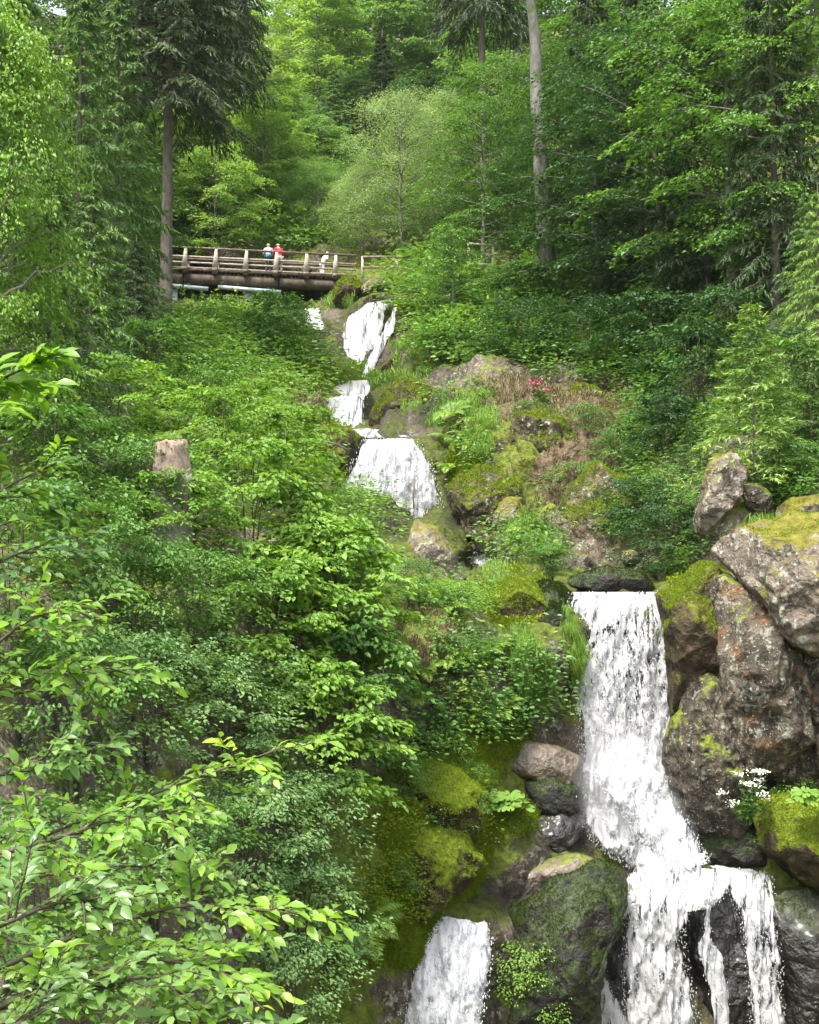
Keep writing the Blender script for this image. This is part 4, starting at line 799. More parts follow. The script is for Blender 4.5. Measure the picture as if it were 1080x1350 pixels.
def fern(px, py, hpx, label, group=None, D=None, lean=None):
    k = RG.integers(0, 2); src = (fern0, fern1)[k]; o = src if not FU[k] else src.copy()
    if FU[k]: COL.objects.link(o)
    FU[k] = 1; g = surf(px, py)-[0, .12, 0] if D is None else at(px, py, D); D = float(g[1]); o.location = g; s_ = hpx*mpp(D)/.42; o.scale = (s_,)*3
    o.rotation_euler = (RG.uniform(.1, .5) if lean is None else lean, RG.uniform(-.2, .2), RG.uniform(-.5, .5)); tag(o, label, 'fern', group)
ORD = 'first second third fourth fifth sixth seventh eighth ninth tenth eleventh twelfth thirteenth fourteenth'.split()
for cx, cy, rx, ry, n, hp, lb in [(270, 460, 60, 35, 14, 24, 'green fern on the slope below the bridge'), (300, 530, 60, 35, 14, 26, 'light green fern on the slope above the stump'),
    (650, 862, 25, 12, 4, 26, 'curved fern beside the moss mound left of the main waterfall'), (585, 800, 40, 18, 6, 26, 'fern growing over the pale rock below the middle fall'), (640, 380, 40, 30, 8, 26, 'yellow green fern on the sunny slope below the broken fence'),
    (715, 745, 35, 15, 5, 26, 'fern at the foot of the right bank'), (240, 590, 40, 20, 7, 30, 'fern right behind the sawn stump'), (600, 915, 55, 45, 7, 25, 'fern on the earthy wall left of the main waterfall'), (480, 1225, 25, 15, 3, 44, 'fern hanging over the wet bank above the lower left fall'),
    (620, 600, 30, 30, 6, 22, 'fern on the dark wall right of the middle fall'), (530, 1160, 1, 1, 0, 30, '')]:
    for k, x_ in enumerate(sorted(RG.uniform(-rx, rx, n))):
        fern(cx+x_, cy+RG.uniform(-ry, ry), hp*RG.uniform(.75, 1.25), lb+(', %s from the left' % ORD[k] if n > 1 else ''), lb.replace('fern', 'ferns', 1) if n > 1 else None)

def scatter(regions, seed):
    R = np.random.default_rng(seed); out = []
    for (cx, cy, rx, ry, n) in regions:
        a = R.uniform(0, 2*PI, n); r = np.sqrt(R.uniform(0, 1, n)); out.append(np.stack([cx+rx*r*np.cos(a), cy+ry*r*np.sin(a)], -1))
    q = np.concatenate(out); return q, R
def tnorm(px, py):
    a = surf(px, py); b = surf(px+4, py); c = surf(px, py-4); n = nrm(np.cross(b-a, c-a)); return n*np.where(n[:, 1:2] > 0, -1, 1)
def herbs(name, label, regions, m, lpx, seed, per=14, rad=.22, h=.18, kind='leaf6', lw=.6):
    "clumps of small leaves hugging the slope"
    q, R = scatter(regions, seed); n = len(q); P = surf(q[:, 0], q[:, 1]); Nn = tnorm(q[:, 0], q[:, 1])
    k = mpp(P[:, 1]); L0 = lpx*k
    keep = fbm(P*1.3, 3, seed) > -.25; P, Nn, k, L0 = P[keep], Nn[keep], k[keep], L0[keep]; n = len(P)
    off = R.normal(0, 1, (n, per, 3))*(L0*2.6)[:, None, None]; off -= Nn[:, None]*np.minimum(0, (off*Nn[:, None]).sum(-1, keepdims=True))*2*.7
    off[..., 2] = np.abs(off[..., 2])*.8
    Q = (P[:, None]+Nn[:, None]*(L0*2.0)[:, None, None]+off).reshape(-1, 3)
    Fw = nrm(off+R.normal(0, 1, off.shape)*(L0*1.5)[:, None, None]).reshape(-1, 3); Fw[:, 2] = Fw[:, 2]*.4-.1
    up = np.repeat(Nn*.5+[0, 0, .9], per, 0)+R.normal(0, .35, (n*per, 3)); L = np.repeat(L0, per)*R.uniform(.6, 1.4, n*per)
    mb = MB(); leaves(mb, Q, Fw, up, L, L*lw, kind); return tag(mb.build(name, m), label, None, None, 'stuff')
def grass(name, label, regions, m, lpx, seed, per=16, hang=.5, wpx=.8, lean=.5):
    q, R = scatter(regions, seed); n = len(q); P = surf(q[:, 0], q[:, 1]); Nn = tnorm(q[:, 0], q[:, 1]); k = mpp(P[:, 1])
    N2 = n*per; B = np.repeat(P, per, 0)+R.normal(0, 1, (N2, 3))*np.repeat(k*2.5, per)[:, None]+np.repeat(Nn*k[:, None]*3, per, 0); kk = np.repeat(k, per)
    d = nrm(np.repeat(Nn*lean, per, 0)+[0, 0, .8]+R.normal(0, .35, (N2, 3))); L = lpx*kk*R.uniform(.5, 1.3, N2); sd = nrm(np.cross(d, [0, 1., .2]))*(wpx*kk/2)[:, None]
    s1 = B+d*(L*.5)[:, None]; out = d*np.array([1, 1, .3]); s2 = s1+out*(L*.4)[:, None]-np.array([0, 0, 1])*(L*hang*.45)[:, None]
    V = np.stack([B-sd, B+sd, s1-sd*.8, s1+sd*.8, s2], 1); b_ = np.arange(N2)[:, None]*5
    mb = MB(); mb.add(V, [b_+np.array([0, 1, 3, 2]), b_+np.array([2, 3, 4])]); return tag(mb.build(name, m), label, None, None, 'stuff')
herbs('ground_cover', 'leafy undergrowth covering the left slope', [(270, 465, 130, 45, 1400), (300, 500, 130, 70, 1000), (300, 600, 130, 90, 700), (200, 600, 120, 120, 350), (150, 780, 170, 200, 300), (350, 900, 150, 250, 250), (60, 450, 120, 150, 900)], L_herb, 6, 41)
herbs('ground_cover', 'fresh herbs on the banks around the middle fall and the moss mound', [(585, 800, 50, 22, 90), (590, 900, 60, 70, 150), (640, 940, 40, 40, 60), (560, 985, 60, 25, 90), (450, 720, 60, 60, 700), (620, 430, 60, 60, 900), (560, 390, 50, 40, 300), (690, 900, 25, 60, 60), (695, 748, 20, 12, 60)], L_herb, 6.5, 42)
herbs('ground_cover', 'low undergrowth on the shaded right slope', [(820, 430, 180, 90, 2600), (950, 560, 130, 90, 1200), (880, 700, 60, 60, 500), (730, 430, 60, 60, 600), (1040, 640, 60, 30, 350), (700, 740, 40, 25, 120), (860, 600, 50, 60, 160)], L_mid, 6, 43)
herbs('ground_cover', 'leaf cover on the far slope between the trees', [(350, 240, 330, 110, 2600), (700, 250, 200, 100, 1400), (950, 300, 200, 120, 1400), (100, 250, 160, 150, 1400)], L_mid, 7, 44, kind='leaf4')
herbs('ground_cover', 'sparse green plants on the brown right bank', [(720, 590, 120, 60, 26), (700, 660, 90, 60, 26), (640, 600, 22, 50, 60), (600, 540, 50, 20, 40)], L_herb, 5, 45)
herbs('ground_cover', 'small plants dotting the mossy lower bank', [(540, 1100, 90, 90, 260), (450, 1300, 50, 60, 350), (500, 1180, 60, 40, 200), (570, 1050, 50, 20, 120)], L_moss, 4, 46)
grass('moss_carpet', 'thick yellow green moss on the lower left bank and around the falls', [(560, 1110, 80, 90, 2600), (520, 1230, 60, 50, 900), (600, 1010, 50, 40, 900), (660, 970, 35, 30, 500), (680, 800, 50, 35, 700), (620, 630, 25, 50, 700), (900, 800, 20, 60, 400), (440, 600, 30, 40, 500), (420, 505, 40, 20, 300), (660, 1085, 40, 25, 300)], L_moss, 4.5, 54, per=14, hang=.4, wpx=1.6, lean=1.)
grass('hanging_grass', 'long fresh grass hanging beside the main waterfall and the middle fall', [(688, 890, 18, 50, 300), (600, 560, 30, 14, 60), (640, 590, 24, 50, 150), (540, 520, 12, 25, 70), (712, 742, 30, 14, 70), (745, 870, 10, 60, 60), (660, 775, 14, 8, 40), (455, 400, 20, 12, 60)], L_grass, 22, 51, per=26, hang=1.2, lean=.7, wpx=.5)
grass('meadow_grass', 'short green grass tufts on ledges by the stream', [(445, 402, 25, 8, 50), (470, 500, 60, 8, 160), (560, 470, 40, 30, 130), (1020, 640, 60, 10, 120), (620, 400, 60, 40, 180), (300, 430, 80, 40, 200)], L_grass, 14, 52)
grass('dry_grass', 'dry brown and straw coloured grass on the right bank', [(700, 540, 110, 20, 130), (790, 560, 70, 30, 60), (720, 620, 110, 60, 80), (650, 560, 50, 40, 40), (760, 700, 80, 50, 80), (380, 540, 50, 30, 140), (560, 860, 40, 60, 100), (550, 1060, 40, 16, 60), (880, 640, 50, 50, 120)], L_dry, 13, 53, hang=.9)
# ------------------------------------------------------------------ single plants near the water
def stalk_plant(name, label, cat, px, py, D, n, lpx, m, seed, round_=True, group=None):
    R = np.random.default_rng(seed); r = empty(name, at(px, py, D)); k = mpp(D); st = MB(); lf = []
    for i in range(n):
        a = R.uniform(0, 2*PI); q = R.uniform(.1, 1)**.6; e = np.array([math.cos(a)*q*lpx*2.4*k, math.sin(a)*q*lpx*1.6*k, (R.uniform(.6, 1.6)-q*.8)*lpx*k*1.2])
        st.tube([[0, 0, -.1], e*.5+[0, 0, .05], e], .006, 4, False); rr = lpx*k*.5*R.uniform(.7, 1.2)
        t = np.linspace(.25, 2*PI-.25, 13); d = np.stack([np.cos(t+a), np.sin(t+a), -.12+.06*np.sin(t*5)], -1)*rr
        nn = nrm(np.array([R.normal(0, .3), -.45+R.normal(0, .3), 1.])); x = nrm(np.cross([0, 1, 0], nn)); y = np.cross(nn, x)
        V = e+d[:, :1]*x+d[:, 1:2]*y+d[:, 2:]*nn; V = np.concatenate([[e], V]); mb = MB(); mb.add(V, np.array([[0, j, j+1] for j in range(1, 13)])); lf.append(mb)
    st.build('stem', m, r)
    for mb in lf: mb.build('leaf', m, r)
    return tag(r, label, cat, group)
stalk_plant('butterbur', 'clump of round glossy leaves beside the tan rock left of the main waterfall', 'plant', 672, 1064, 22.9, 64, 12, L_bright, 5)
stalk_plant('butterbur', 'clump of small round leaves on the mossy block at the right edge', 'plant', 1062, 1056, 21.9, 44, 11, L_bright, 6)
stalk_plant('butterbur', 'round leaves low on the bank under the fern left of the main waterfall', 'plant', 640, 925, 23.6, 22, 15, L_mid, 7)
Wh, t_, n_, l_, b_ = mat('petal_white'); b_.inputs['Base Color'].default_value = (.75, .74, .62, 1); b_.inputs['Roughness'].default_value = .6
Pk, t_, n_, l_, b_ = mat('petal_pink'); b_.inputs['Base Color'].default_value = (.55, .06, .22, 1); b_.inputs['Roughness'].default_value = .6
def flowers(name, label, px, py, D, n, hp, sp, m, seed, sz=.035, dots=40):
    R = np.random.default_rng(seed); r = empty(name, at(px, py, D)); k = mpp(D); st = MB(); fo = MB()
    for i in range(n):
        e = np.array([R.normal(0, sp)*k, R.normal(0, sp*.5)*k, R.uniform(.35, 1)*hp*k]); st.tube([[e[0]*.2, 0, -.1], e*[.7, .7, .6], e], .005, 4, False)
        C = e+np.clip(R.normal(0, 1, (dots, 3)), -2, 2)*np.array([4.5, 3, 2.2])*k; mb = MB()
        leaves(mb, C, R.normal(0, 1, (dots, 3))*[1, 1, .3], np.array([[0, -.4, 1.]])+R.normal(0, .4, (dots, 3)), sz, sz, 'leaf4', .1); mb.build('flower', m, r)
        C = e*R.uniform(.1, .7, (14, 1))+R.normal(0, 1, (14, 3))*4*k; leaves(fo, C, R.normal(0, 1, (14, 3))*[1, 1, .3], np.array([[0, 0, 1.]])+R.normal(0, .3, (14, 3)), .12, .07, 'leaf6')
    st.build('stem', L_mid, r); fo.build('foliage', L_mid, r); return tag(r, label, 'plant')
flowers('flowering_plant', 'plant with clusters of small white flowers at the foot of the orange stained rock', 985, 1080, 22.6, 11, 64, 20, Wh, 8, .038, 34)
flowers('flowering_plant', 'small pink flowering plant on the crest of the right bank', 712, 522, 42.0, 5, 20, 9, Pk, 9, .09, 14)
# grass tuft on the huge boulder
R = np.random.default_rng(3); n = 130; B = at(1008, 694, 24.3)+R.normal(0, 1, (n, 3))*[.16, .12, .02]; d = nrm(np.stack([R.normal(0, .35, n), R.normal(-.1, .3, n), np.ones(n)], -1)); L = R.uniform(.18, .42, n)
sdv = np.array([.008, 0, 0]); s1 = B+d*L[:, None]*.6; s2 = s1+d*[1.3, 1.3, .3]*L[:, None]*.5
mb = MB(); mb.add(np.stack([B-sdv, B+sdv, s1-sdv, s1+sdv, s2], 1), [np.arange(n)[:, None]*5+np.array([0, 1, 3, 2]), np.arange(n)[:, None]*5+np.array([2, 3, 4])])
tag(mb.build('grass_tuft', L_grass), 'tuft of long fresh grass growing on top of the huge pale boulder', 'grass tuft')
# hairy grass curtain left of the main fall is part of hanging_grass; a fallen stick on the moss and one on the middle fall
def stick(label, pts, r, m=B_brown, name='dead_branch'):
    mb = MB(); P = np.array([at(*p) for p in pts]); mb.tube(P, np.linspace(r, r*.5, len(P)), 6); return tag(mb.build(name, m), label, 'branch')
stick('thin reddish stick standing in the white water of the middle fall', [(546, 632, 38.2), (545, 655, 38.2), (546, 680, 38.2)], .04)
stick('bare pale branch lying across the brown rock left of the middle fall', [(428, 581, 38.6), (445, 586, 38.5), (462, 594, 38.5)], .03, B_grey)
stick('bare branch arching over the brown bank behind the standing stone', [(870, 620, 33), (890, 628, 32.6), (910, 640, 32.4)], .03, B_brown)
for lb, pts in [('dead leaning branch at the foot of the pale trunk', [(700, 440, 50), (725, 418, 50), (742, 392, 50)]), ('second dead branch crossing the shade right of the pale trunk', [(708, 470, 48), (722, 440, 48), (730, 425, 48)]),
                ('pale stick standing on the slope below the broken fence', [(632, 448, 51), (634, 438, 51), (637, 428, 51)])]: stick(lb, pts, .05, B_grey)

# ------------------------------------------------------------------ sawn stump on the left slope
sr = empty('tree_stump', at(226, 640, 20.5)); R = np.random.default_rng(12)
k = mpp(20.5); M_cut = barkmat('cut_wood', (.13, .085, .065), (.36, .275, .22), 14)
def stump_part(z0, z1, r0, r1, m, name, slant=0, lean=0., sd=1):
    n = 26; nz = 16; a = np.arange(n)*2*PI/n; mb = MB(); V = []
    for q in range(nz):
        t = q/(nz-1); rr = (r0+(r1-r0)*t)*(1+.10*np.sin(a*5+sd)+.05*np.sin(a*11+2*sd)); zz = z0+(z1-z0)*t
        x = np.cos(a)*rr+lean*t; y = np.sin(a)*rr*.8; V.append(np.stack([x, y, zz+(slant*x*t)+(.02*np.sin(a*7)+.05*np.sin(a*3+1)+.03*np.sin(a*13))*t*(sd == 1)], -1))
    V = np.concatenate(V); i = np.arange(nz-1)[:, None]*n; j = np.arange(n)[None]; V[:] += fbm(V*6, 3, sd)[:, None]*.02
    mb.add(V, [np.stack([i+j, i+(j+1) % n, i+n+(j+1) % n, i+n+j], -1).reshape(-1, 4), (np.arange(n)+(nz-1)*n)[None]]); return mb.build(name, m, sr)
stump_part(15*k, 56*k, 25*k, 20*k, M_cut, 'bare_wood', .12, -3*k)
stump_part(-150*k, 14.5*k, 32*k, 25*k, B_grey, 'trunk', 0, 0, 2)
tag(sr, 'broken off tree stump with pinkish bare wood on top, on the left slope', 'stump')

# ------------------------------------------------------------------ footbridge
WD = plain('weathered_wood', (.17, .13, .095), .85, .45, 5); WL = plain('pale_wood', (.36, .31, .25), .8, .25, 6); WB = barkmat('log_wood', (.035, .026, .018), (.135, .105, .075), 5)
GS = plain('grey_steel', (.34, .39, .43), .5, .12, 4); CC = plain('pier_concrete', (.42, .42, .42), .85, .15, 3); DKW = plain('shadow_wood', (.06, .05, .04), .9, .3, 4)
A0 = at(120, 350, 60.4); B0 = at(470, 366, 62.0)
ux = nrm(B0-A0); up = np.array([0, 0, 1.]); uy = nrm(np.cross(up, ux)); Lb = np.linalg.norm(B0-A0)
def bp(s_, y, z): return A0+ux*s_+uy*y+up*z      # along, away from the camera, up from the deck edge
br = empty('footbridge'); WIDTH = 2.0
m_ = MB(); nb = int(Lb/.22)
for i in range(nb): m_.box(bp((i+.5)*Lb/nb, WIDTH/2, .06), (Lb/nb*.93, WIDTH+.3, .07), ax=[ux, uy, up])
m_.build('deck', WD, br)
for s0, s1, r0 in ((0, .34, .29), (.345, .70, .30), (.705, 1.0, .28)):
    P = np.array([bp(Lb*(s0+(s1-s0)*t), .15, -.42) for t in np.linspace(0, 1, 12)]); m_ = MB(); m_.tube(P, r0*np.linspace(1.0, .95, 12), 14); m_.build('log_beam', WB, br, True)
P = np.array([bp(Lb*t, WIDTH-.1, -.42) for t in np.linspace(0, 1, 12)]); m_ = MB(); m_.tube(P, .33, 14); m_.build('log_beam', WB, br, True)
MB().bar(bp(0, -.12, .02), bp(Lb, -.12, .02), .06, .16).build('edge_board', WD, br)
for y in (-.06, WIDTH+.06):
    MB().bar(bp(0, y, 1.12), bp(Lb, y, 1.12), .15, .075).build('handrail', WD, br)
    for z in (.38, .68): MB().bar(bp(0, y+.03, z), bp(Lb, y+.03, z), .05, .085).build('rail', WL, br)
posts_px = [199, 242, 282, 322, 362, 402, 441]
for i, x in enumerate(posts_px):
    s_ = (x-120)/350*Lb
    for y, sg in ((-.16, 1), (WIDTH+.16, -1)):
        m_ = MB(); c = bp(s_, y, 0); t_ = [c-ux*.17-uy*.26*sg+up*.05, c+ux*.13-uy*.26*sg+up*.05, c+ux*.13+uy*.02*sg+up*.05, c-ux*.17+uy*.02*sg+up*.05]
        q_ = [c-ux*.03-uy*.03*sg+up*1.07, c+ux*.10-uy*.03*sg+up*1.07, c+ux*.10+uy*.05*sg+up*1.07, c-ux*.03+uy*.05*sg+up*1.07]
        m_.add(np.array(t_+q_), np.array([[3, 2, 1, 0], [4, 5, 6, 7], [0, 1, 5, 4], [1, 2, 6, 5], [2, 3, 7, 6], [3, 0, 4, 7]])); m_.build('post', WL, br)
    MB().bar(bp(s_-.02, -.62, -.07), bp(s_-.02, WIDTH+.6, -.07), .26, .17).build('cross_beam', WD, br)
def sx(px): return (px-120)/350*Lb
for a_, b_ in ((205, 273), (286, 369)): MB().bar(bp(sx(a_), -.2, -.86-.0), bp(sx(b_), -.2, -.86-.12), .22, .17).build('steel_girder', GS, br)
MB().bar(bp(sx(150), 1.7, -.9), bp(sx(380), 1.7, -.95), .22, .2).build('steel_girder', GS, br)
for a_ in (226, 326): m_ = MB(); m_.box(bp(sx(a_), .2, -1.75), (.52, .6, 1.6), ax=[ux, uy, up], tp=.9); m_.build('pier', CC, br)
MB().box(bp(Lb+.4, WIDTH/2, -1.0), (1.0, 2.6, 1.7), ax=[ux, uy, up]).build('abutment', R_mdark, br)
# dark sheet between the log beams, shade under the deck put into its colour
MB().box(bp(Lb/2, WIDTH/2, -.12), (Lb, WIDTH*.8, .06), ax=[ux, uy, up]).build('deck_shade', DKW, br)
tag(br, 'wooden footbridge on log beams crossing above the topmost fall', 'bridge')
def fence(label, pts, h, nrail, m, px0=None):
    r = empty('wooden_fence'); P = np.array([at(*p) for p in pts])
    for p in P: MB().box(p+[0, 0, h/2-.15], (.13, .13, h+.3), tp=.9).build('post', WL, r)
    for a, b in zip(P[:-1], P[1:]):
        for q in range(nrail): z = h*(1-q/nrail)-.04; MB().bar(a+[0, -.07, z], b+[0, -.07, z], .05, .11).build('rail', m, r)
    return tag(r, label, 'fence')
fence('wooden path railing continuing right from the bridge end', [(478, 366, 62.2), (523, 366, 62.2), (565, 366, 62.2)], 1.1, 2, WD)
fence('thin broken wooden fence in the shrubs left of the pale trunk', [(618, 360, 60), (650, 362, 60)], 1.5, 3, WL)
fence('low pale picket fence half hidden in the left slope', [(x, 524-(x-110)*.05, 34) for x in range(112, 208, 8)], .42, 2, WL)
fence('old brown rail half hidden behind the left end of the bridge', [(240, 290, 74), (270, 291, 74)], .5, 2, WD)

# ------------------------------------------------------------------ people on the bridge
def skin_mesh(name, V, E, m, parent, sub=2):
    "V: (x, y, z, radius); one continuous skinned surface"
    me = bpy.data.meshes.new(name); bm = bmesh.new(); ly = bm.verts.layers.skin.verify()
    vs = []
    for i, v in enumerate(V):
        q = bm.verts.new(v[:3]); r = v[3]; q[ly].radius = (r, r) if not hasattr(r, '__len__') else r; q[ly].use_root = (i == 0); vs.append(q)
    for a, b in E: bm.edges.new((vs[a], vs[b]))
    bm.to_mesh(me); bm.free(); o = bpy.data.objects.new(name, me); COL.objects.link(o); o.parent = parent
    o.modifiers.new('Skin', 'SKIN').use_smooth_shade = True; s_ = o.modifiers.new('Sub', 'SUBSURF'); s_.levels = sub; s_.render_levels = sub
    me.materials.append(m); return o
def person(loc, rz, H, label, top, legs, hair, hat=None, extra=None, lean=.0):
    sk_ = plain('skin_'+label[:9], (.50, .30, .22), .6, .05); r = empty('person', loc, rz); s_ = H/1.75
    tp, lg, hr = plain('top_'+label[:9], top, .85, .1), plain('trousers_'+label[:9], legs, .85, .1), plain('hair_'+label[:9], hair, .8, .15)
    # facing +y; lean bends the trunk forward over the rail
    L_ = lambda z, y=0: y+max(0, z-.95)*lean
    V = [(0, 0, .95, .13), (0, L_(1.2), 1.18, .12), (0, L_(1.42), 1.40, .10), (0, L_(1.5)+.02, 1.475, .058), (0, L_(1.55)+.05, 1.56, .088), (0, L_(1.6)+.05, 1.63, .08)]
    E = [(0, 1), (1, 2), (2, 3), (3, 4), (4, 5)]; V.append((0, L_(1.55)+.15, 1.57, .02)); E.append((4, 6))  # nose side of the face
    for sg in (-1, 1):
        b = len(V); V += [(sg*.17, L_(1.41), 1.40, .055), (sg*.24, L_(1.2)+.05, 1.16, .043), (sg*.18, L_(1.1)+.30, 1.10, .034), (sg*.16, L_(1.1)+.38, 1.10, .03)]; E += [(2, b), (b, b+1), (b+1, b+2), (b+2, b+3)]
        for q in range(5): V.append((sg*(.13+q*.016), L_(1.1)+.44-.02*(q in (0, 4)), 1.09+(.01 if q == 0 else 0), .009)); E.append((b+3, len(V)-1))
        b = len(V); V += [(sg*.095, 0, .88, .09), (sg*.10, .02, .50, .06), (sg*.10, -.01, .10, .042), (sg*.10, .13, .03, .035)]; E += [(0, b), (b, b+1), (b+1, b+2), (b+2, b+3)]
    V = [(a*s_, b*s_, c*s_, d*s_) for a, b, c, d in V]; body = skin_mesh('body', V, E, sk_, r)
    Vt = [(0, 0, .93, .155), (0, L_(1.2), 1.18, .15), (0, L_(1.42), 1.40, .13), (0, L_(1.5), 1.47, .07)]; Et = [(0, 1), (1, 2), (2, 3)]
    for sg in (-1, 1): b = len(Vt); Vt += [(sg*.18, L_(1.41), 1.40, .072), (sg*.25, L_(1.2)+.05, 1.16, .06), (sg*.185, L_(1.1)+.27, 1.10, .05)]; Et += [(2, b), (b, b+1), (b+1, b+2)]
    skin_mesh('jacket', [(a*s_, b*s_, c*s_, d*s_) for a, b, c, d in Vt], Et, tp, r)
    Vl = [(0, 0, .93, .14)]; El = []
    for sg in (-1, 1): b = len(Vl); Vl += [(sg*.10, 0, .86, .105), (sg*.105, .02, .50, .08), (sg*.105, -.01, .12, .06)]; El += [(0, b), (b, b+1), (b+1, b+2)]
    skin_mesh('trousers', [(a*s_, b*s_, c*s_, d*s_) for a, b, c, d in Vl], El, lg, r)
    hy = L_(1.58)+.03
    skin_mesh('hair' if not hat else 'hat', [(0, (hy-.05)*s_, 1.55*s_, .085*s_), (0, (hy-.02)*s_, 1.63*s_, .10*s_), (0, (hy+.04)*s_, 1.69*s_, .075*s_)], [(0, 1), (1, 2)], hr if not hat else plain('hat_'+label[:9], hat, .8, .1), r)
    if extra:
        skin_mesh('shoulder_bag', [(-.02, -.13*s_, .80*s_, .12), (0, -.15*s_, .98*s_, .15), (.03, -.12*s_, 1.06*s_, .08)], [(0, 1), (1, 2)], plain('bag_'+label[:9], extra, .7, .1), r)
    tag(r, label, 'person')
bz = .1
def onb(px, y): return bp(sx(px), y, bz)
person(onb(352, .62), RAD(8), 1.74, 'grey haired person in a grey top with a blue bag on the bridge', (.42, .38, .42), (.03, .03, .035), (.42, .33, .24), extra=(.02, .20, .42), lean=.45)
person(onb(367, .60), RAD(20), 1.76, 'person in a bright red jacket on the bridge', (.70, .015, .05), (.22, .19, .17), (.45, .30, .20), lean=.5)
person(onb(425, .75), RAD(-50), 1.46, 'person in a pale pink hat and white top leaning on the bridge rail', (.75, .68, .68), (.62, .55, .52), (.5, .3, .2), hat=(.75, .38, .38), lean=.55)
bag = empty('backpack', onb(408, .55)); skin_mesh('bag_body', [(0, 0, .18, .15), (0, 0, .42, .13), (0, 0, .5, .08)], [(0, 1), (1, 2)], plain('bag_dark', (.03, .03, .04)), bag)
MB().tube([[-.05, 0, .5], [0, 0, .62], [.05, 0, .5]], .012, 5).build('strap', plain('strap_dark', (.02, .02, .02)), bag); tag(bag, 'dark backpack standing on the bridge beside the person in white', 'backpack')

# ------------------------------------------------------------------ foreground branches with large leaves
def leafy_branch(label, pts, ntw, lsz, seed, m=L_fore, tw=.42, lpt=13, r=.012, cat='branch', spr=.6):
    R = np.random.default_rng(seed); root = empty('leafy_shrub', at(*pts[0])); W0 = at(*pts[0])
    P = np.array([at(*p) for p in pts])-W0; s0 = np.linspace(0, 1, len(P)); s1 = np.linspace(0, 1, 24)
    Q = np.stack([np.interp(s1, s0, P[:, k]) for k in range(3)], -1)
    for _ in range(3): Q[1:-1] = (Q[:-2]+2*Q[1:-1]+Q[2:])/4
    wd = MB(); wd.tube(Q, np.linspace(r, r*.25, 24), 6); lf = MB(); Tn = nrm(np.gradient(Q, axis=0))
    LP = []; LF = []; LN = []
    for q in range(ntw):
        t = .12+.88*(q+R.uniform(0, 1))/ntw; i = min(22, int(t*23)); b = Q[i]; T = Tn[i]
        d = nrm(T*R.uniform(.35, 1.0)+R.normal(0, spr, 3)*[1, 1, .55]+[0, 0, .12]) if t < .97 else T
        L = tw*R.uniform(.5, 1.15)*(1.15-t*.45); n = lpt; x = np.linspace(0, 1, 9)[:, None]; C = b+d*L*x+np.array([0, 0, 1])*L*(-.16*x**2+.03*np.sin(x*9+q))
        wd.tube(C, np.linspace(r*.35, r*.12, 9), 4, False); Td = nrm(np.gradient(C, axis=0)); sd = nrm(np.cross([0, 0, 1.], d))
        for j in range(n):
            s_ = .12+.88*j/(n-1); k_ = min(8, int(s_*8)); sg = (-1)**j; f = Td[k_]*R.uniform(.5, .9)+sd*sg*(R.uniform(.5, 1.) if j < n-1 else 0)+R.normal(0, .12, 3)+[0, 0, R.uniform(-.35, .25)]
            LP.append(C[k_]); LF.append(f); LN.append(nrm(np.array([0, 0, 1.])+R.normal(0, .42, 3)+[0, -.35, 0]))
    LP, LF, LN = map(np.array, (LP, LF, LN)); L = lsz*R.uniform(.4, 1.35, len(LP)); leaves(lf, LP+nrm(LF)*.008, LF, LN, L, L*R.uniform(.48, .6, len(LP)), 'leaf10', curl=.25)
    wd.build('branch', B_twig, root); lf.build('foliage', m, root, smooth=False); return tag(root, label, 'shrub')
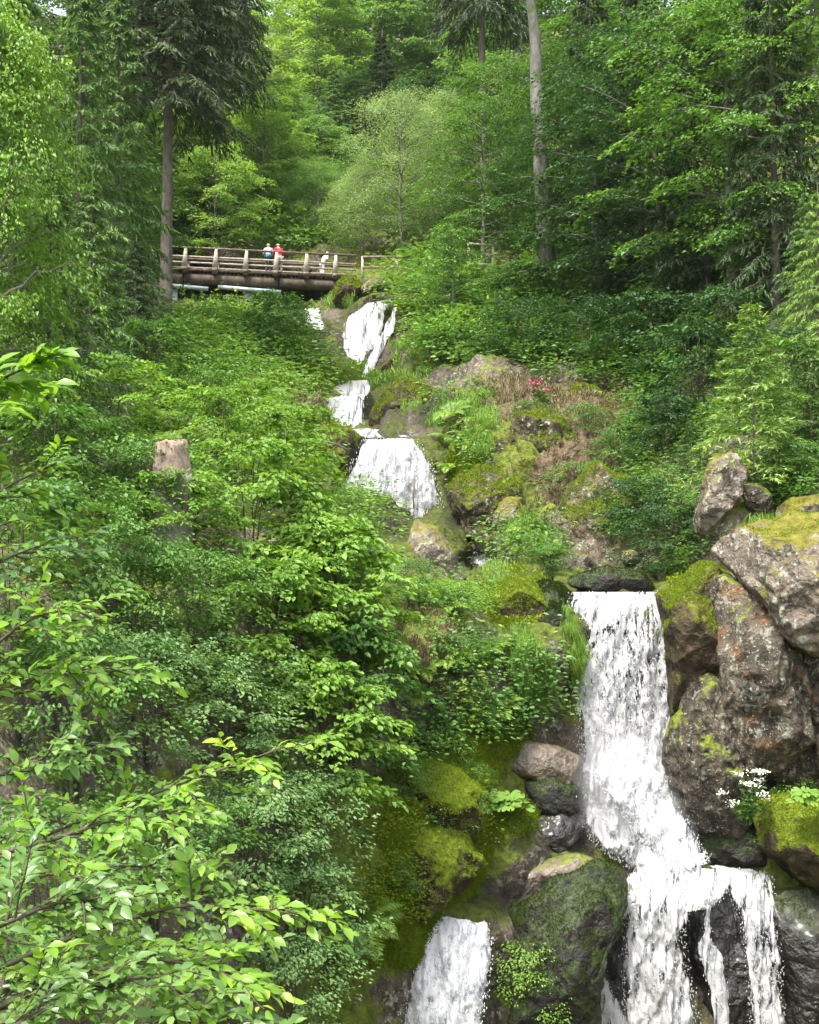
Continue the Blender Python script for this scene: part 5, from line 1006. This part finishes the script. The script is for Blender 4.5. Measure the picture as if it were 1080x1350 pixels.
FB = [
 ('foreground leafy branch reaching right above all others, its tip near the centre left', [(-120, 1190, 5.2), (60, 1100, 5.0), (220, 1040, 4.9), (375, 985, 4.8)], 26, .056, L_fore),
 ('foreground leafy branch whose tip points at the lower left fall', [(-120, 1330, 4.6), (80, 1240, 4.5), (240, 1190, 4.4), (400, 1205, 4.4)], 34, .056, L_fore),
 ('second longest foreground branch just under the top one', [(-100, 1150, 4.4), (60, 1110, 4.4), (150, 1080, 4.4), (240, 1070, 4.4)], 26, .056, L_fore),
 ('foreground branch with sunlit leaves under the middle of the bunch', [(-120, 1380, 4.2), (60, 1300, 4.1), (200, 1260, 4.1), (330, 1290, 4.1)], 32, .056, L_fore),
 ('lowest foreground branch along the bottom edge', [(-100, 1460, 4.0), (80, 1390, 4.0), (220, 1350, 4.0), (350, 1345, 4.0)], 32, .056, L_fore2),
 ('bottom left corner foreground branch', [(-150, 1430, 3.9), (0, 1360, 3.9), (100, 1310, 3.9), (180, 1290, 3.9)], 28, .053, L_fore2),
 ('foreground branch in the left corner above the bottom bunch', [(-150, 1280, 4.1), (-20, 1230, 4.1), (70, 1190, 4.1), (150, 1180, 4.1)], 28, .053, L_fore2),
 ('foreground branch below the upper left sprig', [(-150, 1080, 4.6), (-40, 1040, 4.6), (50, 1000, 4.6), (130, 985, 4.6)], 24, .053, L_fore2),
 ('foreground sprig with yellow green leaves left of the dark hollow', [(-130, 990, 4.8), (-20, 930, 4.8), (70, 880, 4.8), (160, 885, 4.8)], 22, .056, L_fore),
 ('upright foreground sprig at the left edge in the middle', [(-120, 960, 4.6), (-40, 880, 4.6), (30, 820, 4.6), (90, 800, 4.6)], 20, .056, L_fore),
 ('foreground sprig hanging at the left edge below the maple', [(-120, 760, 4.8), (-50, 690, 4.8), (10, 640, 4.8), (75, 610, 4.8)], 14, .056, L_fore),
 ('topmost foreground sprig at the left edge', [(-100, 600, 4.8), (-50, 540, 4.8), (0, 500, 4.8), (50, 478, 4.8)], 11, .10, L_fore),
 ('small foreground sprig between the two left edge sprigs', [(-120, 830, 4.9), (-60, 780, 4.9), (0, 740, 4.9), (50, 720, 4.9)], 12, .053, L_fore2),
 ('shaded branch behind the foreground bunch on the left', [(-150, 1250, 6.2), (20, 1160, 6.2), (150, 1140, 6.2), (280, 1150, 6.2)], 36, .056, L_fore2),
 ('shaded branch behind the lower foreground bunch', [(-150, 1420, 6.0), (50, 1330, 6.0), (200, 1290, 6.0), (340, 1240, 6.0)], 36, .056, L_fore2),
 ('shaded branch low behind the bottom edge branch', [(-150, 1500, 5.6), (60, 1430, 5.6), (220, 1400, 5.6), (380, 1400, 5.6)], 32, .056, L_fore2),
]
for i, (lb, pts, n, ls, m) in enumerate(FB): leafy_branch(lb, pts, n, ls, 100+i, m, tw=.34, lpt=16)

# ------------------------------------------------------------------ spray hanging at the feet of the falls
sm_ = bpy.data.materials.new('water_spray'); sm_.use_nodes = True; t_ = sm_.node_tree; t_.nodes.remove(t_.nodes['Principled BSDF'])
v_ = t_.nodes.new('ShaderNodeVolumePrincipled'); v_.inputs['Color'].default_value = (.97, .98, 1, 1); v_.inputs['Density'].default_value = .38; t_.links.new(v_.outputs[0], t_.nodes['Material Output'].inputs['Volume'])
for (x, y, D, rx, ry, rz_) in ((820, 1015, 24.7, .95, .6, .7), (865, 1085, 23.9, .85, .5, .6), (835, 1060, 24.2, 1.3, .6, .95)):
    a_ = np.linspace(0, 2*PI, 24, endpoint=False); b_ = np.linspace(-PI/2, PI/2, 14); mb = MB()
    V = np.stack([np.cos(b_)[:, None]*np.cos(a_)*rx, np.cos(b_)[:, None]*np.sin(a_)*ry, np.sin(b_)[:, None]+0*a_], -1); V[..., 2] *= rz_; V *= 1+.12*vnoise(V*2+x)[..., None]
    i = np.arange(13)[:, None]*24; j = np.arange(24)[None]; mb.add(V+at(x, y, D), np.stack([i+j, i+(j+1) % 24, i+24+(j+1) % 24, i+24+j], -1).reshape(-1, 4))
    tag(mb.build('spray', sm_, smooth=True), 'fine spray hanging at the foot of a fall', None, None, 'stuff')

# ------------------------------------------------------------------ damp air of the gorge
if HAZE:
    hz = MB(); hz.box((0, 85, 45), (700, 500, 130)); ho = hz.build('haze', None); ho['kind'] = 'stuff'
    hm = bpy.data.materials.new('damp_air'); hm.use_nodes = True; ht = hm.node_tree; ht.nodes.remove(ht.nodes['Principled BSDF'])
    pv = ht.nodes.new('ShaderNodeVolumePrincipled'); pv.inputs['Color'].default_value = (.86, .92, .90, 1); pv.inputs['Density'].default_value = HAZE; pv.inputs['Anisotropy'].default_value = .2
    ht.links.new(pv.outputs[0], ht.nodes['Material Output'].inputs['Volume']); ho.data.materials.append(hm)
